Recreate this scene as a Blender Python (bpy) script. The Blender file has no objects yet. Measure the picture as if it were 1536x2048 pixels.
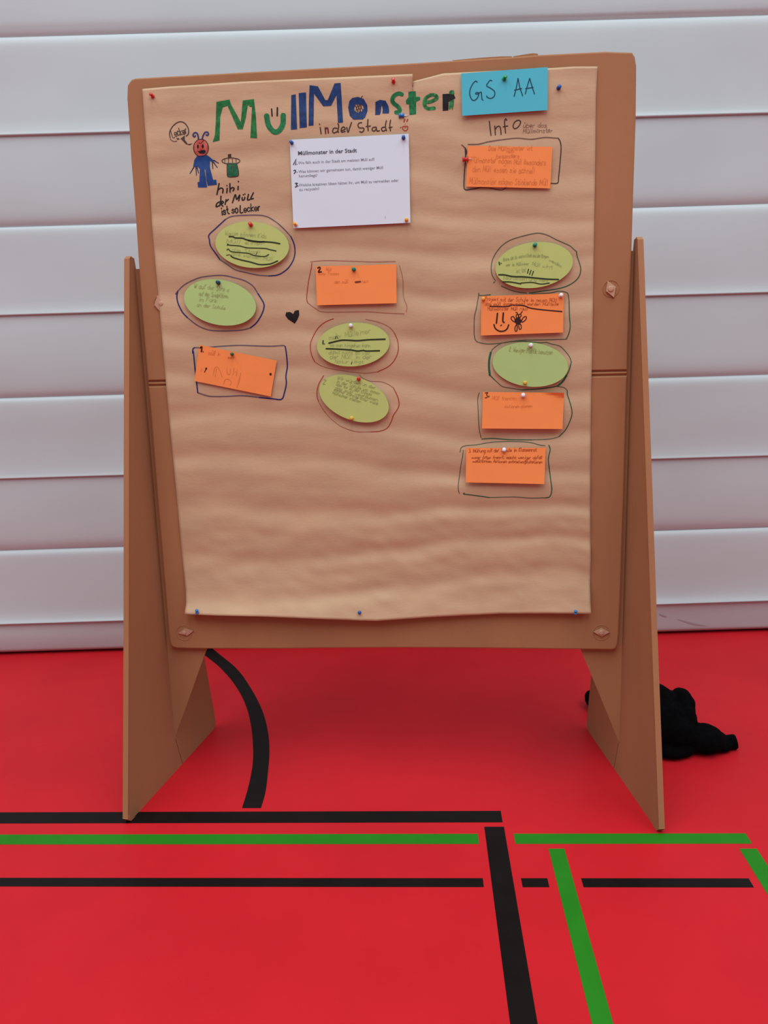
import bpy, bmesh, math, random
from mathutils import Vector, Matrix, noise

# ---------------------------------------------------------------- camera
F, PITCH, ROLL, CAM_H = 1657.6, 0.216553, -0.029896, 1.249083
FLOOR_YAW, BOARD_YAW, BOARD_D, BOARD_TILT = -0.047419, -0.081128, 2.159409, 0.012456
scene = bpy.context.scene
col = scene.collection
_c, _s = math.cos(PITCH), math.sin(PITCH)
FWD = Vector((0, _c, -_s)); _r0 = Vector((1, 0, 0)); _u0 = Vector((0, _s, _c))
RIGHT = _r0 * math.cos(ROLL) + _u0 * math.sin(ROLL)
UP = -_r0 * math.sin(ROLL) + _u0 * math.cos(ROLL)
CAM = Vector((0, 0, CAM_H))
cd = bpy.data.cameras.new('camera')
cd.sensor_fit = 'VERTICAL'; cd.sensor_height = 32.0; cd.lens = F / 2048 * 32.0
cd.clip_start = 0.05; cd.clip_end = 100
cam = bpy.data.objects.new('camera', cd); col.objects.link(cam)
m = Matrix((RIGHT, UP, -FWD)).transposed().to_4x4(); m.translation = CAM
cam.matrix_world = m
scene.camera = cam

# ---------------------------------------------------------------- light
world = bpy.data.worlds.new('hall_light'); scene.world = world
world.use_nodes = True
bg = world.node_tree.nodes['Background']
bg.inputs[0].default_value = (0.80, 0.93, 1.0, 1); bg.inputs[1].default_value = 0.36
def area(name, loc, sx, sy, power, colour=(0.93, 0.985, 1.0), rot=(0, 0, 0)):
    l = bpy.data.lights.new(name, 'AREA'); l.shape = 'RECTANGLE'; l.size = sx; l.size_y = sy
    l.energy = power; l.color = colour
    o = bpy.data.objects.new(name, l); o.location = loc; o.rotation_euler = rot; col.objects.link(o)
    return o
area('hall_ceiling_light_left_offscreen', (-3.4, -1.5, 6.5), 1.6, 8.0, 260)
area('hall_ceiling_light_middle_offscreen', (0.0, -1.5, 6.5), 1.6, 8.0, 260)
area('hall_ceiling_light_right_offscreen', (3.4, -1.5, 6.5), 1.6, 8.0, 220)
vs = scene.view_settings
vs.view_transform = 'Standard'; vs.look = 'None'; vs.gamma = 1; vs.use_curve_mapping = False
vs.exposure = 0.0

# ---------------------------------------------------------------- geometry helpers
def ray(x, y):
    return RIGHT * ((x - 768) / F) + UP * ((1024 - y) / F) + FWD
def on_floor(x, y, z=0.0):
    d = ray(x, y); return CAM + d * ((z - CAM.z) / d.z)
def on_plane(x, y, p0, n):
    d = ray(x, y); return CAM + d * ((p0 - CAM).dot(n) / d.dot(n))
def at_depth(x, y, Y):
    d = ray(x, y); return CAM + d * (Y / d.y)
# board frame: origin on the floor line, EX along the board, EZ up the board, EN towards the viewer
EX = Vector((math.cos(BOARD_YAW), math.sin(BOARD_YAW), 0))
_n0 = Vector((-math.sin(BOARD_YAW), math.cos(BOARD_YAW), 0))
EZ = Vector((0, 0, 1)) * math.cos(BOARD_TILT) + _n0 * math.sin(BOARD_TILT)
EN = EZ.cross(EX) * -1 if EZ.cross(EX).y > 0 else EZ.cross(EX)
P0 = Vector((0, BOARD_D, 0))
def B(x, y, off=0.0):
    """pixel -> point on the plane lying 'off' metres in front of the board face"""
    return on_plane(x, y, P0 + EN * off, EN)
FX = Vector((math.cos(FLOOR_YAW), math.sin(FLOOR_YAW), 0)); FY = Vector((-math.sin(FLOOR_YAW), math.cos(FLOOR_YAW), 0))

def lin(r, g, b):
    f = lambda c: (c / 255 / 12.92) if c / 255 <= 0.04045 else ((c / 255 + 0.055) / 1.055) ** 2.4
    return (f(r), f(g), f(b))

def mesh_obj(name, verts, faces, mat, parent=None, origin=None, smooth=False):
    verts = [Vector(v) for v in verts]
    if parent is not None: origin = parent_origin[parent.name]
    elif origin is None:
        lo = min(v.z for v in verts); c = sum(verts, Vector()) / len(verts); origin = Vector((c.x, c.y, lo))
    me = bpy.data.meshes.new(name)
    me.from_pydata([tuple(v - origin) for v in verts], [], faces)
    me.materials.append(mat)
    if smooth:
        for p in me.polygons: p.use_smooth = True
    o = bpy.data.objects.new(name, me); col.objects.link(o)
    if parent is not None: o.parent = parent
    else: o.location = origin
    parent_origin[o.name] = Vector(origin)
    return o
parent_origin = {}
def empty(name, loc):
    o = bpy.data.objects.new(name, None); o.location = loc; o.empty_display_size = 0.05
    col.objects.link(o); parent_origin[o.name] = Vector(loc); return o
def tag(o, label=None, cat=None, group=None, kind=None):
    if label: o['label'] = label
    if cat: o['category'] = cat
    if group: o['group'] = group
    if kind: o['kind'] = kind
    return o

class MB:
    def __init__(self): self.v = []; self.f = []
    def add(self, verts, faces):
        k = len(self.v); self.v += [Vector(v) for v in verts]; self.f += [tuple(i + k for i in f) for f in faces]
    def box(self, c, ax, ay, az):
        vs = [c + ax * i + ay * j + az * k for i in (-1, 1) for j in (-1, 1) for k in (-1, 1)]
        self.add(vs, [(0, 1, 3, 2), (4, 6, 7, 5), (0, 4, 5, 1), (2, 3, 7, 6), (0, 2, 6, 4), (1, 5, 7, 3)])
    def loft(self, rings, cap=True):
        n = len(rings[0]); k = len(self.v)
        for r in rings: self.v += [Vector(p) for p in r]
        for i in range(len(rings) - 1):
            for j in range(n):
                a = k + i * n + j; b = k + i * n + (j + 1) % n
                self.f.append((a, b, b + n, a + n))
        if cap:
            self.f.append(tuple(k + j for j in range(n))[::-1]); e = k + (len(rings) - 1) * n
            self.f.append(tuple(e + j for j in range(n)))
    def build(self, name, mat, parent=None, smooth=False, origin=None):
        o = mesh_obj(name, self.v, self.f, mat, parent, origin, smooth)
        bm = bmesh.new(); bm.from_mesh(o.data); bmesh.ops.recalc_face_normals(bm, faces=bm.faces); bm.to_mesh(o.data); bm.free()
        return o

# ---------------------------------------------------------------- materials
def mat(name, rgb, rough=0.7, spec=0.3, var=0.0, scale=20.0, bump=0.0, bscale=None, stretch=(1, 1, 1), rgb2=None, coat=0.0):
    ma = bpy.data.materials.new(name); ma.use_nodes = True
    nt = ma.node_tree; b = nt.nodes['Principled BSDF']
    b.inputs['Base Color'].default_value = (*rgb, 1); b.inputs['Roughness'].default_value = rough
    b.inputs['Specular IOR Level'].default_value = spec
    if coat: b.inputs['Coat Weight'].default_value = coat
    if var or bump or rgb2:
        tc = nt.nodes.new('ShaderNodeTexCoord'); mp = nt.nodes.new('ShaderNodeMapping')
        mp.inputs['Scale'].default_value = stretch
        nt.links.new(tc.outputs['Object'], mp.inputs['Vector'])
        nz = nt.nodes.new('ShaderNodeTexNoise'); nz.inputs['Scale'].default_value = scale; nz.inputs['Detail'].default_value = 5
        nt.links.new(mp.outputs[0], nz.inputs['Vector'])
        if var or rgb2:
            cr = nt.nodes.new('ShaderNodeValToRGB')
            c0 = rgb2 if rgb2 else tuple(c * (1 - var) for c in rgb)
            c1 = rgb if rgb2 else tuple(min(1, c * (1 + var)) for c in rgb)
            cr.color_ramp.elements[0].position = 0.32; cr.color_ramp.elements[1].position = 0.68
            cr.color_ramp.elements[0].color = (*c0, 1); cr.color_ramp.elements[1].color = (*c1, 1)
            nt.links.new(nz.outputs['Fac'], cr.inputs[0]); nt.links.new(cr.outputs[0], b.inputs['Base Color'])
        if bump:
            n2 = nt.nodes.new('ShaderNodeTexNoise'); n2.inputs['Scale'].default_value = bscale or scale * 4; n2.inputs['Detail'].default_value = 4
            nt.links.new(mp.outputs[0], n2.inputs['Vector'])
            bp = nt.nodes.new('ShaderNodeBump'); bp.inputs['Strength'].default_value = bump; bp.inputs['Distance'].default_value = 0.002
            nt.links.new(n2.outputs['Fac'], bp.inputs['Height']); nt.links.new(bp.outputs[0], b.inputs['Normal'])
    return ma

M = {}
M['floor'] = mat('red_sports_floor', (0.54, 0.0130, 0.0205), 0.48, 0.12, 0.06, 3.0, 0.10, 350)
M['line_black'] = mat('black_floor_paint', (0.006, 0.0045, 0.0045), 0.5, 0.12, 0.2, 12, 0.05, 300)
M['line_green'] = mat('green_floor_paint', (0.018, 0.19, 0.010), 0.5, 0.12, 0.06, 12, 0.05, 300)
M['vinyl'] = mat('off_white_vinyl', (0.50, 0.555, 0.575), 0.5, 0.3, 0.03, 1.6, 0.05, 500)
M['backing'] = mat('grey_light_backing', (0.45, 0.45, 0.45), 0.8, 0.2)
M['card'] = mat('corrugated_cardboard', (0.365, 0.168, 0.080), 0.78, 0.2, 0.07, 5, 0.12, 180, (1, 1, 0.35))
M['plastic'] = mat('beige_fastener', (0.50, 0.29, 0.19), 0.45, 0.4, 0.05, 40)
M['kraft'] = mat('kraft_paper', (0.535, 0.355, 0.218), 0.62, 0.25, 0.05, 7, 0.16, 90, (1, 1, 2.2))
M['white'] = mat('white_paper', (0.655, 0.74, 0.83), 0.7, 0.25, 0.015, 8)
M['cyan'] = mat('cyan_card', (0.075, 0.46, 0.58), 0.7, 0.25, 0.03, 12)
M['orange'] = mat('orange_card', (0.88, 0.265, 0.075), 0.7, 0.25, 0.03, 14)
M['lime'] = mat('lime_card', (0.46, 0.53, 0.165), 0.7, 0.25, 0.03, 12)
M['lime_g'] = mat('light_green_card', (0.40, 0.56, 0.20), 0.7, 0.25, 0.03, 12)
def ink(n, rgb, var=0.12, rough=0.55): M[n] = mat(n, rgb, rough, 0.25, var, 120)
ink('ink_black', (0.011, 0.009, 0.010)); ink('ink_green', (0.012, 0.150, 0.035), 0.35); ink('ink_green2', (0.012, 0.170, 0.055), 0.35)
ink('ink_green3', (0.03, 0.20, 0.06), 0.6)
ink('ink_blue', (0.010, 0.038, 0.145), 0.3); ink('ink_brown', (0.055, 0.022, 0.015), 0.3); ink('ink_wine', (0.12, 0.012, 0.018))
ink('ink_navy', (0.018, 0.022, 0.13)); ink('ink_navy_pale', (0.125, 0.088, 0.115)); ink('ink_red', (0.36, 0.035, 0.022))
ink('ink_red_pale', (0.36, 0.135, 0.085)); ink('ink_dkgreen', (0.012, 0.10, 0.045)); ink('ink_dkgreen_pale', (0.075, 0.10, 0.055))
ink('ink_grey', (0.055, 0.032, 0.028)); ink('ink_grey_pale', (0.16, 0.085, 0.055)); ink('ink_petrol', (0.008, 0.05, 0.09))
ink('ink_pencil', (0.24, 0.125, 0.085)); ink('ink_monster', (0.46, 0.075, 0.055), 0.3); ink('ink_monster_pale', (0.52, 0.14, 0.10))
ink('ink_monster_blue', (0.012, 0.052, 0.21), 0.15); ink('ink_violet', (0.025, 0.030, 0.15)); ink('ink_can', (0.006, 0.115, 0.045), 0.4)
ink('ink_olive', (0.022, 0.030, 0.008)); ink('ink_on_lime', (0.30, 0.35, 0.115)); ink('ink_on_orange', (0.68, 0.185, 0.048))
ink('ink_on_orange_dark', (0.42, 0.08, 0.02)); ink('ink_maroon', (0.035, 0.007, 0.005)); ink('ink_rust', (0.17, 0.03, 0.012))
ink('ink_print', (0.06, 0.065, 0.09)); ink('ink_print_pale', (0.22, 0.225, 0.27)); ink('ink_bluepen', (0.012, 0.015, 0.055))
M['pin_red'] = mat('red_plastic', (0.55, 0.018, 0.012), 0.3, 0.5); M['pin_blue'] = mat('blue_plastic', (0.012, 0.075, 0.32), 0.3, 0.5)
M['pin_green'] = mat('green_plastic', (0.004, 0.26, 0.07), 0.3, 0.5); M['pin_teal'] = mat('teal_plastic', (0.003, 0.20, 0.14), 0.3, 0.5)
M['pin_dark'] = mat('dark_blue_plastic', (0.004, 0.045, 0.09), 0.3, 0.5)
M['pin_dkgreen'] = mat('dark_green_plastic', (0.012, 0.11, 0.05), 0.3, 0.5)
M['pin_white'] = mat('white_plastic', (0.72, 0.71, 0.74), 0.3, 0.5); M['pin_yellow'] = mat('yellow_plastic', (0.72, 0.42, 0.035), 0.3, 0.5)
M['pin_amber'] = mat('amber_plastic', (0.78, 0.33, 0.035), 0.3, 0.5); M['pin_sky'] = mat('sky_blue_plastic', (0.008, 0.17, 0.52), 0.35, 0.5)
M['steel'] = mat('steel_needle', (0.55, 0.54, 0.55), 0.3, 0.6)
M['steel'].node_tree.nodes['Principled BSDF'].inputs['Metallic'].default_value = 0.9
M['cloth'] = mat('black_fabric', (0.0022, 0.0022, 0.0026), 0.97, 0.04, 0.3, 60, 0.25, 250)
M['scuff'] = mat('scuff', (0.40, 0.39, 0.41), 0.6, 0.2)

# ---------------------------------------------------------------- floor and its painted lines
fl = MB(); fl.box(Vector((0, -0.5, -0.05)), Vector((7, 0, 0)), Vector((0, 6.5, 0)), Vector((0, 0, 0.05)))
floor = fl.build('floor', M['floor'], origin=Vector((0, 0, 0))); tag(floor, kind='structure')
def fco(x, y):
    p = on_floor(x, y); return p.dot(FX), p.dot(FY)
def floor_rect(a0, a1, b0, b1, ma):
    q = []
    for z in (-0.001, 0.0006):
        q.append([FX * a + FY * b + Vector((0, 0, z)) for a, b in ((a0, b0), (a1, b0), (a1, b1), (a0, b1))])
    o = MB(); o.loft(q); return o.build('line_marking', ma, floor)
yb = lambda x, y0, y1: (fco(x, y1)[1], fco(x, y0)[1])
b0, b1 = yb(500, 1623.5, 1646); floor_rect(-6, fco(1003.5, 1634)[0], b0, b1, M['line_black'])
g0, g1 = yb(600, 1668.5, 1688.5)
floor_rect(-6, fco(957, 1678)[0], g0, g1, M['line_green'])
floor_rect(fco(1029, 1678)[0], fco(1498, 1678)[0], g0, g1, M['line_green'])
c0, c1 = yb(700, 1756.5, 1774)
floor_rect(-6, fco(966.5, 1765)[0], c0, c1, M['line_black'])
floor_rect(fco(1043.5, 1765)[0], fco(1096.5, 1765)[0], c0, c1, M['line_black'])
floor_rect(fco(1164.5, 1765)[0], fco(1502, 1765)[0], c0, c1, M['line_black'])
def mid(*pts): return sum(fco(*p)[0] for p in pts) / len(pts)
floor_rect(mid((969.6, 1653.8), (1018.8, 2047.6)), mid((1008.9, 1653.8), (1073.9, 2047.6)), -5, fco(990, 1653.8)[1], M['line_black'])
floor_rect(mid((1097.9, 1697.7), (1182.8, 2047.6)), mid((1129, 1697.7), (1226.3, 2047.6)), -5, fco(1113, 1697.7)[1], M['line_green'])
a_l = mid((1478.8, 1697.7), (1536, 1791)); floor_rect(a_l, a_l + 0.041, -5, fco(1495, 1697.7)[1], M['line_green'])
outer = [(436, 1306), (475, 1339), (504, 1380), (525, 1422), (536, 1464), (539, 1503), (536, 1544), (531, 1584), (522, 1616)]
inner = [(413, 1313), (441, 1336), (470, 1370), (491, 1409), (502, 1451), (506, 1492), (505, 1531), (496, 1576), (484, 1616)]
def catmull(pts, step=2.0, closed=False):
    pts = [Vector((p[0], p[1])) for p in pts]
    if len(pts) < 3 and not closed:
        a, b = pts[0], pts[-1]; n = max(2, int((b - a).length / step))
        return [a.lerp(b, i / n) for i in range(n + 1)]
    out = []; n = len(pts); rng = n if closed else n - 1
    for i in range(rng):
        p1, p2 = pts[i], pts[(i + 1) % n]
        p0 = pts[i - 1] if (i > 0 or closed) else p1 * 2 - p2
        p3 = pts[(i + 2) % n] if (i + 2 < n or closed) else p2 * 2 - p1
        k = max(1, int((p2 - p1).length / step))
        for j in range(k):
            t = j / k
            out.append(0.5 * ((2 * p1) + (p2 - p0) * t + (2 * p0 - 5 * p1 + 4 * p2 - p3) * t * t + (3 * p1 - p0 - 3 * p2 + p3) * t ** 3))
    out.append(pts[0] if closed else pts[-1])
    return out
def resample(pts, n):
    c = catmull(pts, 1.0); return [c[round(i * (len(c) - 1) / (n - 1))] for i in range(n)]
O_, I_ = resample(outer, 48), resample(inner, 48)
vo = [on_floor(*p, 0.0006) for p in O_]; vi = [on_floor(*p, 0.0006) for p in I_]
ext = lambda l: l[0] + (l[0] - l[1]) * 9
vo = [ext(vo)] + vo; vi = [ext(vi)] + vi
n = len(vo)
mesh_obj('line_marking', vo + vi, [(i, i + 1, n + i + 1, n + i) for i in range(n - 1)], M['line_black'], floor)

# ---------------------------------------------------------------- divider curtain behind the board
WA, WB = on_floor(0, 1319.5), on_floor(1536, 1272)
WX = (WB - WA).normalized(); WN = Vector((WX.y, -WX.x, 0)); WO = (WA + WB) / 2
wb = MB(); wb.box(WO - WN * 0.12 + Vector((0, 0, 2.4)), WX * 6.2, WN * 0.03, Vector((0, 0, 2.4)))  # unseen slab added to stop background light leaking in under the curtain
light_backing = wb.build('added_light_backing', M['backing'], origin=WO); tag(light_backing, kind='structure')
seams = [0.006, 0.146, 0.442, 0.733, 1.039, 1.343, 1.654, 1.958, 2.277]
while seams[-1] < 4.6: seams.append(seams[-1] + 0.312)
def prof(i, t):
    """depth of the fold in front of the curtain floor line, t = 0 at the top of the panel, 1 at its foot"""
    h = seams[i + 1] - seams[i]; dz = t * h; ez = (1 - t) * h
    if i == 0:     # bottom hem roll
        return -0.026 - 0.020 * t + 0.006 * math.sin(math.pi * t) - 0.022 * max(0, (t - .86) / .14) ** 2
    if i % 2 == 1:   # upper half of a fold: tucked edge above, rounded lip below
        lip = 0.014 if i == 1 else 0.008
        return -0.038 + 0.012 * (1 - math.exp(-dz / 0.009)) + 0.003 * t + lip * math.exp(-ez / 0.018)
    return -0.025 + 0.003 * math.sin(math.pi * t) - 0.013 * math.exp(-ez / 0.018)
NXW = 150
for i in range(len(seams) - 1):
    rows = [0, .01, .02, .035, .055, .08, .11, .15, .2, .3, .4, .5, .6, .7, .78, .84, .88, .915, .94, .96, .975, .988, 1]
    if i % 2 == 1: rows = rows + [1.0, 1.0]
    vs_, fs_ = [], []
    for ri, t in enumerate(rows):
        und = 0.0 if ri < 23 else (0.006, 0.016)[ri - 23]
        for k in range(NXW + 1):
            x = -6 + 12 * k / NXW
            z = seams[i + 1] + (seams[i] - seams[i + 1]) * t
            wob = noise.noise((x * 0.9, i * 7.3, t * 0.8)) * 0.006 + noise.noise((x * 3.1, i * 3.1, t * 2.0)) * 0.0022
            zz = z + noise.noise((x * 0.55, round(z * 50), 4.2)) * (0.004 if i > 0 else 0.0015)
            vs_.append(WO + WX * x + WN * (prof(i, t) - und + wob * math.sin(math.pi * min(max(t, .06), .94))) + Vector((0, 0, zz - (0.003 if und else 0))))
    w = NXW + 1
    fs_ = [(r * w + k, (r + 1) * w + k, (r + 1) * w + k + 1, r * w + k + 1) for r in range(len(rows) - 1) for k in range(NXW)]
    o = mesh_obj('curtain_panel', vs_, fs_, M['vinyl'], light_backing, smooth=True)
# grey scuffs on the hem of the curtain
def on_hem(x, y):
    d = -0.028
    for _ in range(4):
        p = on_plane(x, y, WO + WN * d, WN); a = (p - WO).dot(WX); t = min(.95, max(.05, (seams[1] - p.z) / (seams[1] - seams[0])))
        d = prof(0, t) + (noise.noise((a * 0.9, 0, t * 0.8)) * 0.006 + noise.noise((a * 3.1, 0, t * 2.0)) * 0.0022) * math.sin(math.pi * min(max(t, .06), .94)) + .0012
    return p
for pts in ([(1318, 1228.5), (1334, 1234)], [(1354, 1238.5), (1370, 1243), (1388, 1248), (1414, 1252)]):
    c_ = catmull(pts, 4); k_ = len(c_)
    wd = [3.2 * math.sin(math.pi * (i + .6) / (k_ + .2)) for i in range(k_)]
    mesh_obj('scuff_mark', [on_hem(p.x, p.y - w_ / 2) for p, w_ in zip(c_, wd)] + [on_hem(p.x, p.y + w_ / 2) for p, w_ in zip(c_, wd)], [(i, i + k_, i + k_ + 1, i + 1) for i in range(k_ - 1)], M['scuff'], light_backing)

# ---------------------------------------------------------------- ink drawing on surfaces
class Ink:
    """ink laid on a surface; surf(x, y, lift) gives the point for a photo pixel"""
    def __init__(self, surf, lift=0.0004): self.surf = surf; self.lift = lift; self.mb = MB()
    def stroke(self, pts, w, closed=False, smooth=True, w_end=None):
        c = catmull(pts, 1.6, closed) if smooth else [Vector(p) for p in pts]
        if len(c) < 2: return self
        if not closed:
            d0 = (c[0] - c[1]).normalized() * w * .35; d1 = (c[-1] - c[-2]).normalized() * w * .35
            c = [c[0] + d0] + c + [c[-1] + d1]
        vs_ = []; n = len(c)
        for i, p in enumerate(c):
            a = c[i - 1] if i else (c[-2] if closed else c[0]); b = c[i + 1] if i < n - 1 else (c[1] if closed else c[-1])
            d = b - a
            if d.length < 1e-6: d = Vector((1, 0))
            d.normalize(); nn = Vector((-d.y, d.x))
            ww = w * (0.55 if (not closed and i in (0, n - 1)) else 1.0)
            if w_end is not None: ww *= 1 + (w_end / w - 1) * i / (n - 1)
            for q in (p + nn * ww / 2, p, p - nn * ww / 2): vs_.append(self.surf(q.x, q.y, self.lift))
        fs_ = []
        for i in range(n - 1):
            a = 3 * i; fs_ += [(a, a + 1, a + 4, a + 3), (a + 1, a + 2, a + 5, a + 4)]
        self.mb.add(vs_, fs_); return self
    def fill(self, loops, cell=5.0, smooth=False):
        if not isinstance(loops[0][0], (tuple, list, Vector)): loops = [loops]
        loops = [[tuple(p) for p in (catmull(l, 2.5, True)[:-1] if smooth else l)] for l in loops]
        ys = sorted({round(p[1], 3) for l in loops for p in l})
        yy = []
        for a, b in zip(ys, ys[1:]):
            k = max(1, math.ceil((b - a) / cell)); yy += [a + (b - a) * j / k for j in range(k)]
        yy.append(ys[-1])
        for a, b in zip(yy, yy[1:]):
            mdy = (a + b) / 2; xs = []
            for l in loops:
                for p, q in zip(l, l[1:] + l[:1]):
                    if (p[1] > mdy) != (q[1] > mdy):
                        fx = lambda y: p[0] + (q[0] - p[0]) * (y - p[1]) / (q[1] - p[1])
                        xs.append((fx(mdy), fx(a), fx(b)))
            xs.sort()
            for L_, R_ in zip(xs[::2], xs[1::2]):
                k = max(1, math.ceil((R_[0] - L_[0]) / cell)); vs_ = []
                for j in range(k + 1):
                    t = j / k
                    vs_.append(self.surf(L_[1] + (R_[1] - L_[1]) * t, a, self.lift)); vs_.append(self.surf(L_[2] + (R_[2] - L_[2]) * t, b, self.lift))
                self.mb.add(vs_, [(2 * j, 2 * j + 1, 2 * j + 3, 2 * j + 2) for j in range(k)])
        return self
    def dot(self, x, y, rx, ry=None):
        ry = ry or rx
        return self.fill([(x + rx * math.cos(a * math.pi / 7), y + ry * math.sin(a * math.pi / 7)) for a in range(14)], 3)
    def text(self, s, p0, p1, h, w=1.1, jit=1.1, slant=0.15, seed=1, bend=0.0):
        """handwriting in single strokes, baseline p0 -> p1, x-height h"""
        rnd = random.Random(seed + len(s) * 7)
        adv = []; x = 0.0
        for ch in s:
            g = GLYPH.get(ch); adv.append(x)
            x += 3.4 if ch == ' ' else (g[0] + 1.3 if g else 4)
        p0, p1 = Vector(p0), Vector(p1); d = p1 - p0; L_ = d.length; ux = d / L_; uy = Vector((ux.y, -ux.x))
        kx = L_ / max(1, x); ky = h / 4
        for ch, a in zip(s, adv):
            g = GLYPH.get(ch)
            if not g: continue
            dy = rnd.uniform(-.5, .5) * jit; sc = rnd.uniform(.9, 1.15)
            for poly in g[1]:
                pts = []
                for (gx, gy) in poly:
                    X = (a + gx + gy * slant + rnd.uniform(-.2, .2) * jit) * kx; Y = (gy * sc + dy + rnd.uniform(-.25, .25) * jit) * ky
                    Y -= bend * 4 * (X / L_) * (1 - X / L_) * -1
                    pts.append(p0 + ux * X + uy * Y)
                self.stroke(pts, w * rnd.uniform(.8, 1.2), smooth=len(pts) > 2)
        return self
    def build(self, name, ma, parent, label=None):
        o = mesh_obj(name, self.mb.v, self.mb.f, M[ma], parent)
        if label: o['label'] = label
        if name in ('pencil_note', 'handwriting', 'hatching'): o['kind'] = 'stuff'
        return o
_G = {'a': '3 3h1h0g0e1d2d3e 3h3d', 'b': '3 0k0d 0g1h2h3g3e2d1d0e', 'c': '3 3g2h1h0g0e1d2d3e', 'd': '3 3k3d 3g2h1h0g0e1d2d3e',
      'e': '3 0f3f3g2h1h0g0e1d2d3e', 'f': '2 3j2k1j1d 0h2h', 'g': '3 3g2h1h0g0e1d2d3e 3h3b2a0a', 'h': '3 0k0d 0g1h2h3g3d', 'i': '1 1h1d 1j1k',
      'j': '1 1h1b0a 1j1k', 'k': '3 0k0d 3h0f3d', 'l': '1 0k0d', 'm': '4 0h0d 0g1h2g2d 2g3h4g4d', 'n': '3 0h0d 0g1h2h3g3d',
      'o': '3 1h0g0e1d2d3e3g2h1h', 'p': '3 0h0a 0g1h2h3g3e2d1d0e', 'r': '2 0h0d 0g1h2h', 's': '3 3g2h1h0g2f3e2d1d0e', 't': '2 1k1e2d3d 0h2h',
      'u': '3 0h0e1d2d3e 3h3d', 'v': '3 0h1d3h', 'w': '4 0h1d2g3d4h', 'x': '3 0h3d 0d3h', 'y': '3 0h1d 3h1d0a', 'z': '3 0h3h0d3d',
      'ü': '3 0h0e1d2d3e 3h3d 1j1k 2j2k', 'ö': '3 1h0g0e1d2d3e3g2h1h 1j1k 2j2k', 'ä': '3 3h1h0g0e1d2d3e 3h3d 1j1k 2j2k',
      'M': '4 0d0k2f4k4d', 'W': '4 0k1d2h3d4k', 'B': '3 0d0k2k3j2h0h 2h3f3e2d0d', 'D': '3 0d0k1k3i3f1d0d', 'S': '3 3j2k1k0j0i3f3e2d1d0e',
      'K': '3 0k0d 3k0g3d', 'P': '3 0d0k2k3j3i2h0h', 'A': '4 0d2k4d 1f3f', 'F': '3 3k0k0d 0g2g', 'L': '3 0k0d3d', 'H': '3 0k0d 3k3d 0g3g',
      'R': '3 0d0k2k3j3i2h0h 1h3d', 'V': '3 0k1d3k', 'U': '3 0k0e1d2d3e3k', 'T': '4 0k4k 2k2d', 'N': '3 0d0k3d3k',
      '1': '1 0i1k1d', '2': '3 0j1k2k3j0d3d', '3': '3 0k2k3j2h1h 2h3f3e2d0d', '.': '1 0d0e', ',': '1 0e0c', '!': '1 0k0f 0d0e', '?': '3 0j1k2k3j1g1f 1d1e', '-': '2 0f2f', '/': '2 0c2k'}
GLYPH = {}
for ch, sdef in _G.items():
    t = sdef.split(' ')
    GLYPH[ch] = (int(t[0]), [[(int(q[i]), ord(q[i + 1]) - ord('d')) for i in range(0, len(q), 2)] for q in t[1:]])
def K(ox, oy, w, *pts):
    s = w / 1536.0; return [(ox + x * s, oy + y * s) for x, y in pts]

# ---------------------------------------------------------------- cardboard pin board with its two feet
TH = 0.018
left_edge = [(254.5, 170), (253.6, 195), (257.6, 254), (262, 324), (270.5, 430), (280, 570), (287, 667), (294.5, 754), (300.5, 818), (313, 980), (330, 1180), (334, 1231), (338, 1277), (340.6, 1289), (345, 1294.5), (354, 1297)]
right_edge = [(1264.6, 104.3), (1270, 113), (1273, 131), (1272, 236), (1266.5, 402), (1262, 543), (1258, 626), (1255, 735.6), (1253, 798.7), (1247.5, 1000), (1240.7, 1200), (1237.5, 1270), (1235.5, 1288), (1232, 1297), (1226, 1300)]
top_edge = [(262, 159), (270.5, 156), (404, 148.6), (560, 140), (794, 127.5), (900, 121), (1025, 113.4), (1072, 109.5), (1210, 102.5)]
bottom_edge = [(1060, 1298), (909, 1296.5), (800, 1296), (636, 1297), (575, 1298), (412, 1298)]
pinboard = empty('cardboard_pinboard', P0.copy())
tag(pinboard, 'free-standing brown cardboard pin board on two triangular cardboard feet', 'pin board')
def extrude_outline(name, px, ma, thick=TH, bev=0.004, off=0.0):
    c = [B(x, y, off) for x, y in px]; n = len(c)
    uv = [((p - P0).dot(EX), (p - P0).dot(EZ)) for p in c]
    area_ = sum(uv[i][0] * uv[(i + 1) % n][1] - uv[(i + 1) % n][0] * uv[i][1] for i in range(n)); sg = 1 if area_ > 0 else -1
    def inset(d):
        out = []
        for i in range(n):
            a, b, d_ = Vector(uv[i - 1]), Vector(uv[i]), Vector(uv[(i + 1) % n])
            t = ((b - a).normalized() + (d_ - b).normalized()).normalized(); nn = Vector((-t.y, t.x)) * sg
            out.append(b + nn * d)
        return out
    def ring(d, o): return [P0 + EX * q.x + EZ * q.y + EN * (off + o) for q in inset(d)]
    mb = MB(); mb.loft([ring(bev, 0), ring(bev * .3, -bev * .3), ring(0, -bev), ring(0, -thick)])
    return mb.build(name, ma, pinboard)
def ly(e, y):
    for a, b in zip(e, e[1:]):
        if a[1] <= y <= b[1]: return a[0] + (b[0] - a[0]) * (y - a[1]) / (b[1] - a[1])
yl0, yl1, yr0, yr1 = 761.5, 773, 740, 751.5
up = top_edge + [p for p in right_edge if p[1] < yr0] + [(ly(right_edge, yr0), yr0)] + [(ly(left_edge, yl0), yl0)] + [p for p in left_edge if p[1] < yl0][::-1]
lo = [(ly(left_edge, yl1), yl1), (ly(right_edge, yr1), yr1)] + [p for p in right_edge if p[1] > yr1] + bottom_edge + [p for p in left_edge if p[1] > yl1][::-1]
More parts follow.
